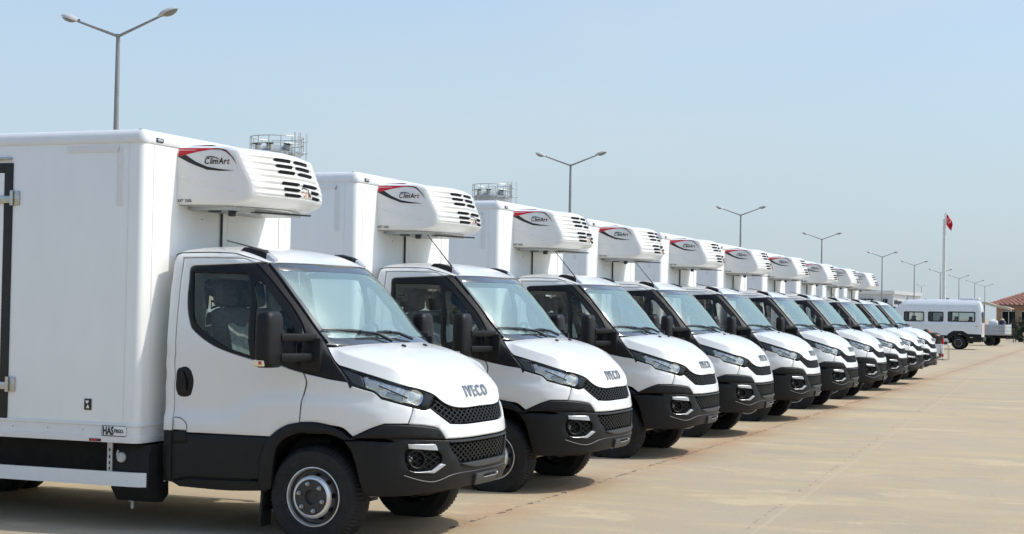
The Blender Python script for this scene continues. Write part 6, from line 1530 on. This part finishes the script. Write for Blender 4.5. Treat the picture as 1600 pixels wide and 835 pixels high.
# ------------------------------------------------------------------ stooping person, white table, barrier post
def skinned(name, pts, edges, rad, mtl, parent, sub=2, root=0):
    me = bpy.data.meshes.new(name); me.from_pydata(pts, edges, []); o = bpy.data.objects.new(name, me); COL.objects.link(o)
    md = o.modifiers.new('s', 'SKIN'); md.use_smooth_shade = True
    for i, r in enumerate(rad): me.skin_vertices[0].data[i].radius = (r, r) if not isinstance(r, tuple) else r
    for i in range(len(pts)): me.skin_vertices[0].data[i].use_root = (i == root)
    o.modifiers.new('d', 'SUBSURF').levels = sub
    dg = bpy.context.evaluated_depsgraph_get(); m2 = bpy.data.meshes.new_from_object(o.evaluated_get(dg)); bpy.data.objects.remove(o)
    m2.name = name
    return mesh_obj(name, m2, mtl, parent, smooth=60)
pr_ = thing('person', 'person in dark shirt stooping beside the last truck behind a white table', 'person', (-2.42, 59.5, 0))
P_ = [(0, 0, .93), (-.16, 0, 1.03), (-.34, 0, 1.10), (-.46, 0, 1.13), (-.55, 0, 1.14), (-.64, 0, 1.15),
      (0, .10, .88), (-.06, .12, .48), (.03, .12, .09), (-.13, .12, .045), (0, -.10, .88), (-.02, -.12, .48), (.08, -.12, .09), (-.08, -.12, .045),
      (-.36, .18, 1.07), (-.46, .22, .84), (-.62, .17, .70), (-.36, -.18, 1.07), (-.44, -.22, .85), (-.62, -.17, .72), (-.70, .15, .67), (-.70, -.15, .69)]
ED = [(0, 1), (1, 2), (2, 3), (3, 4), (4, 5), (0, 6), (6, 7), (7, 8), (8, 9), (0, 10), (10, 11), (11, 12), (12, 13), (2, 14), (14, 15), (15, 16), (16, 20), (2, 17), (17, 18), (18, 19), (19, 21)]
RD = [.13, .13, .15, .065, .10, .085, .095, .065, .045, .04, .095, .065, .045, .04, .065, .045, .035, .065, .045, .035, .035, .035]
skinned('body', P_, ED, RD, M['skin'], pr_)
skinned('shirt', [P_[i] for i in (0, 1, 2, 14, 15, 17, 18)], [(0, 1), (1, 2), (2, 3), (3, 4), (2, 5), (5, 6)], [.15, .155, .17, .085, .062, .085, .062], M['cloth'], pr_)
skinned('trousers', [P_[i] for i in (0, 6, 7, 8, 10, 11, 12)], [(0, 1), (1, 2), (2, 3), (0, 4), (4, 5), (5, 6)], [.15, .115, .085, .065, .115, .085, .065], M['trouser'], pr_)
skinned('shoes', [P_[8], P_[9], P_[12], P_[13]], [(0, 1), (2, 3)], [.055, .05, .055, .05], M['black'], pr_)
mb = MB(); b_ = bmesh.new(); bmesh.ops.create_icosphere(b_, subdivisions=3, radius=.122)
for v in b_.verts:
    v.co.z = max(v.co.z, -.03 + v.co.x * .6); v.co = Vector((v.co.x * 1.1, v.co.y * .85, v.co.z)) + Vector((-.585, 0, 1.165))
mb.take(b_); mb.obj('hair', M['hair'], pr_, smooth=60)
mb = MB(); mb.tube([(-.47 + .02 * math.cos(a), .085 * math.sin(a), 1.125 + .08 * math.cos(a)) for a in np.linspace(0, 2 * math.pi, 17)], .018, 6, cap=False); mb.obj('red_collar', M['flagred'], pr_)
tb = thing('folding_table', 'white table in front of the stooping person past the last truck', 'table', (-2.30, 58.4, 0))
mb = MB(); mb.box((.06, 0, .64), (.76, .5, .03), None, .008); mb.obj('table_top', M['plate'], tb)
mb = MB(); mb.box((-.12, -.22, .45), (.36, .03, .36), None, .006); mb.obj('front_panel', M['plate'], tb)
for x in (-.27, .38):
    for y in (-.2, .2): mb = MB(); mb.tube([(x, y, 0), (x, y, .63)], .014, 6); mb.obj('leg', M['galv'], tb)
mb = MB(); mb.box((0, 0, .05), (.14, .10, .12), None, .015); mb.box((0, 0, .12), (.05, .04, .03)); o = mb.obj('tool_box', M['black']); o.location = (-2.02, 58.25, .656); o['label'] = 'small black tool box standing on the white table'; o['category'] = 'tool box'
bp_ = thing('barrier_post', 'red and white barrier post on a flat dark foot beside the table', 'barrier post', (-2.10, 57.9, 0))
mb = MB(); mb.lathe([(.001, .035), (.04, .035), (.20, .022), (.215, .0)], 20, 'Z'); mb.obj('foot', M['seal'], bp_)
for k, (z0, z1) in enumerate(((.03, .13), (.13, .27), (.27, .45), (.45, .66), (.66, .90))):
    mb = MB(); mb.tube([(0, 0, z0), (0, 0, z1)], .035, 12); mb.obj('band', M['flagred'] if k in (1, 4) else M['plate'], bp_)
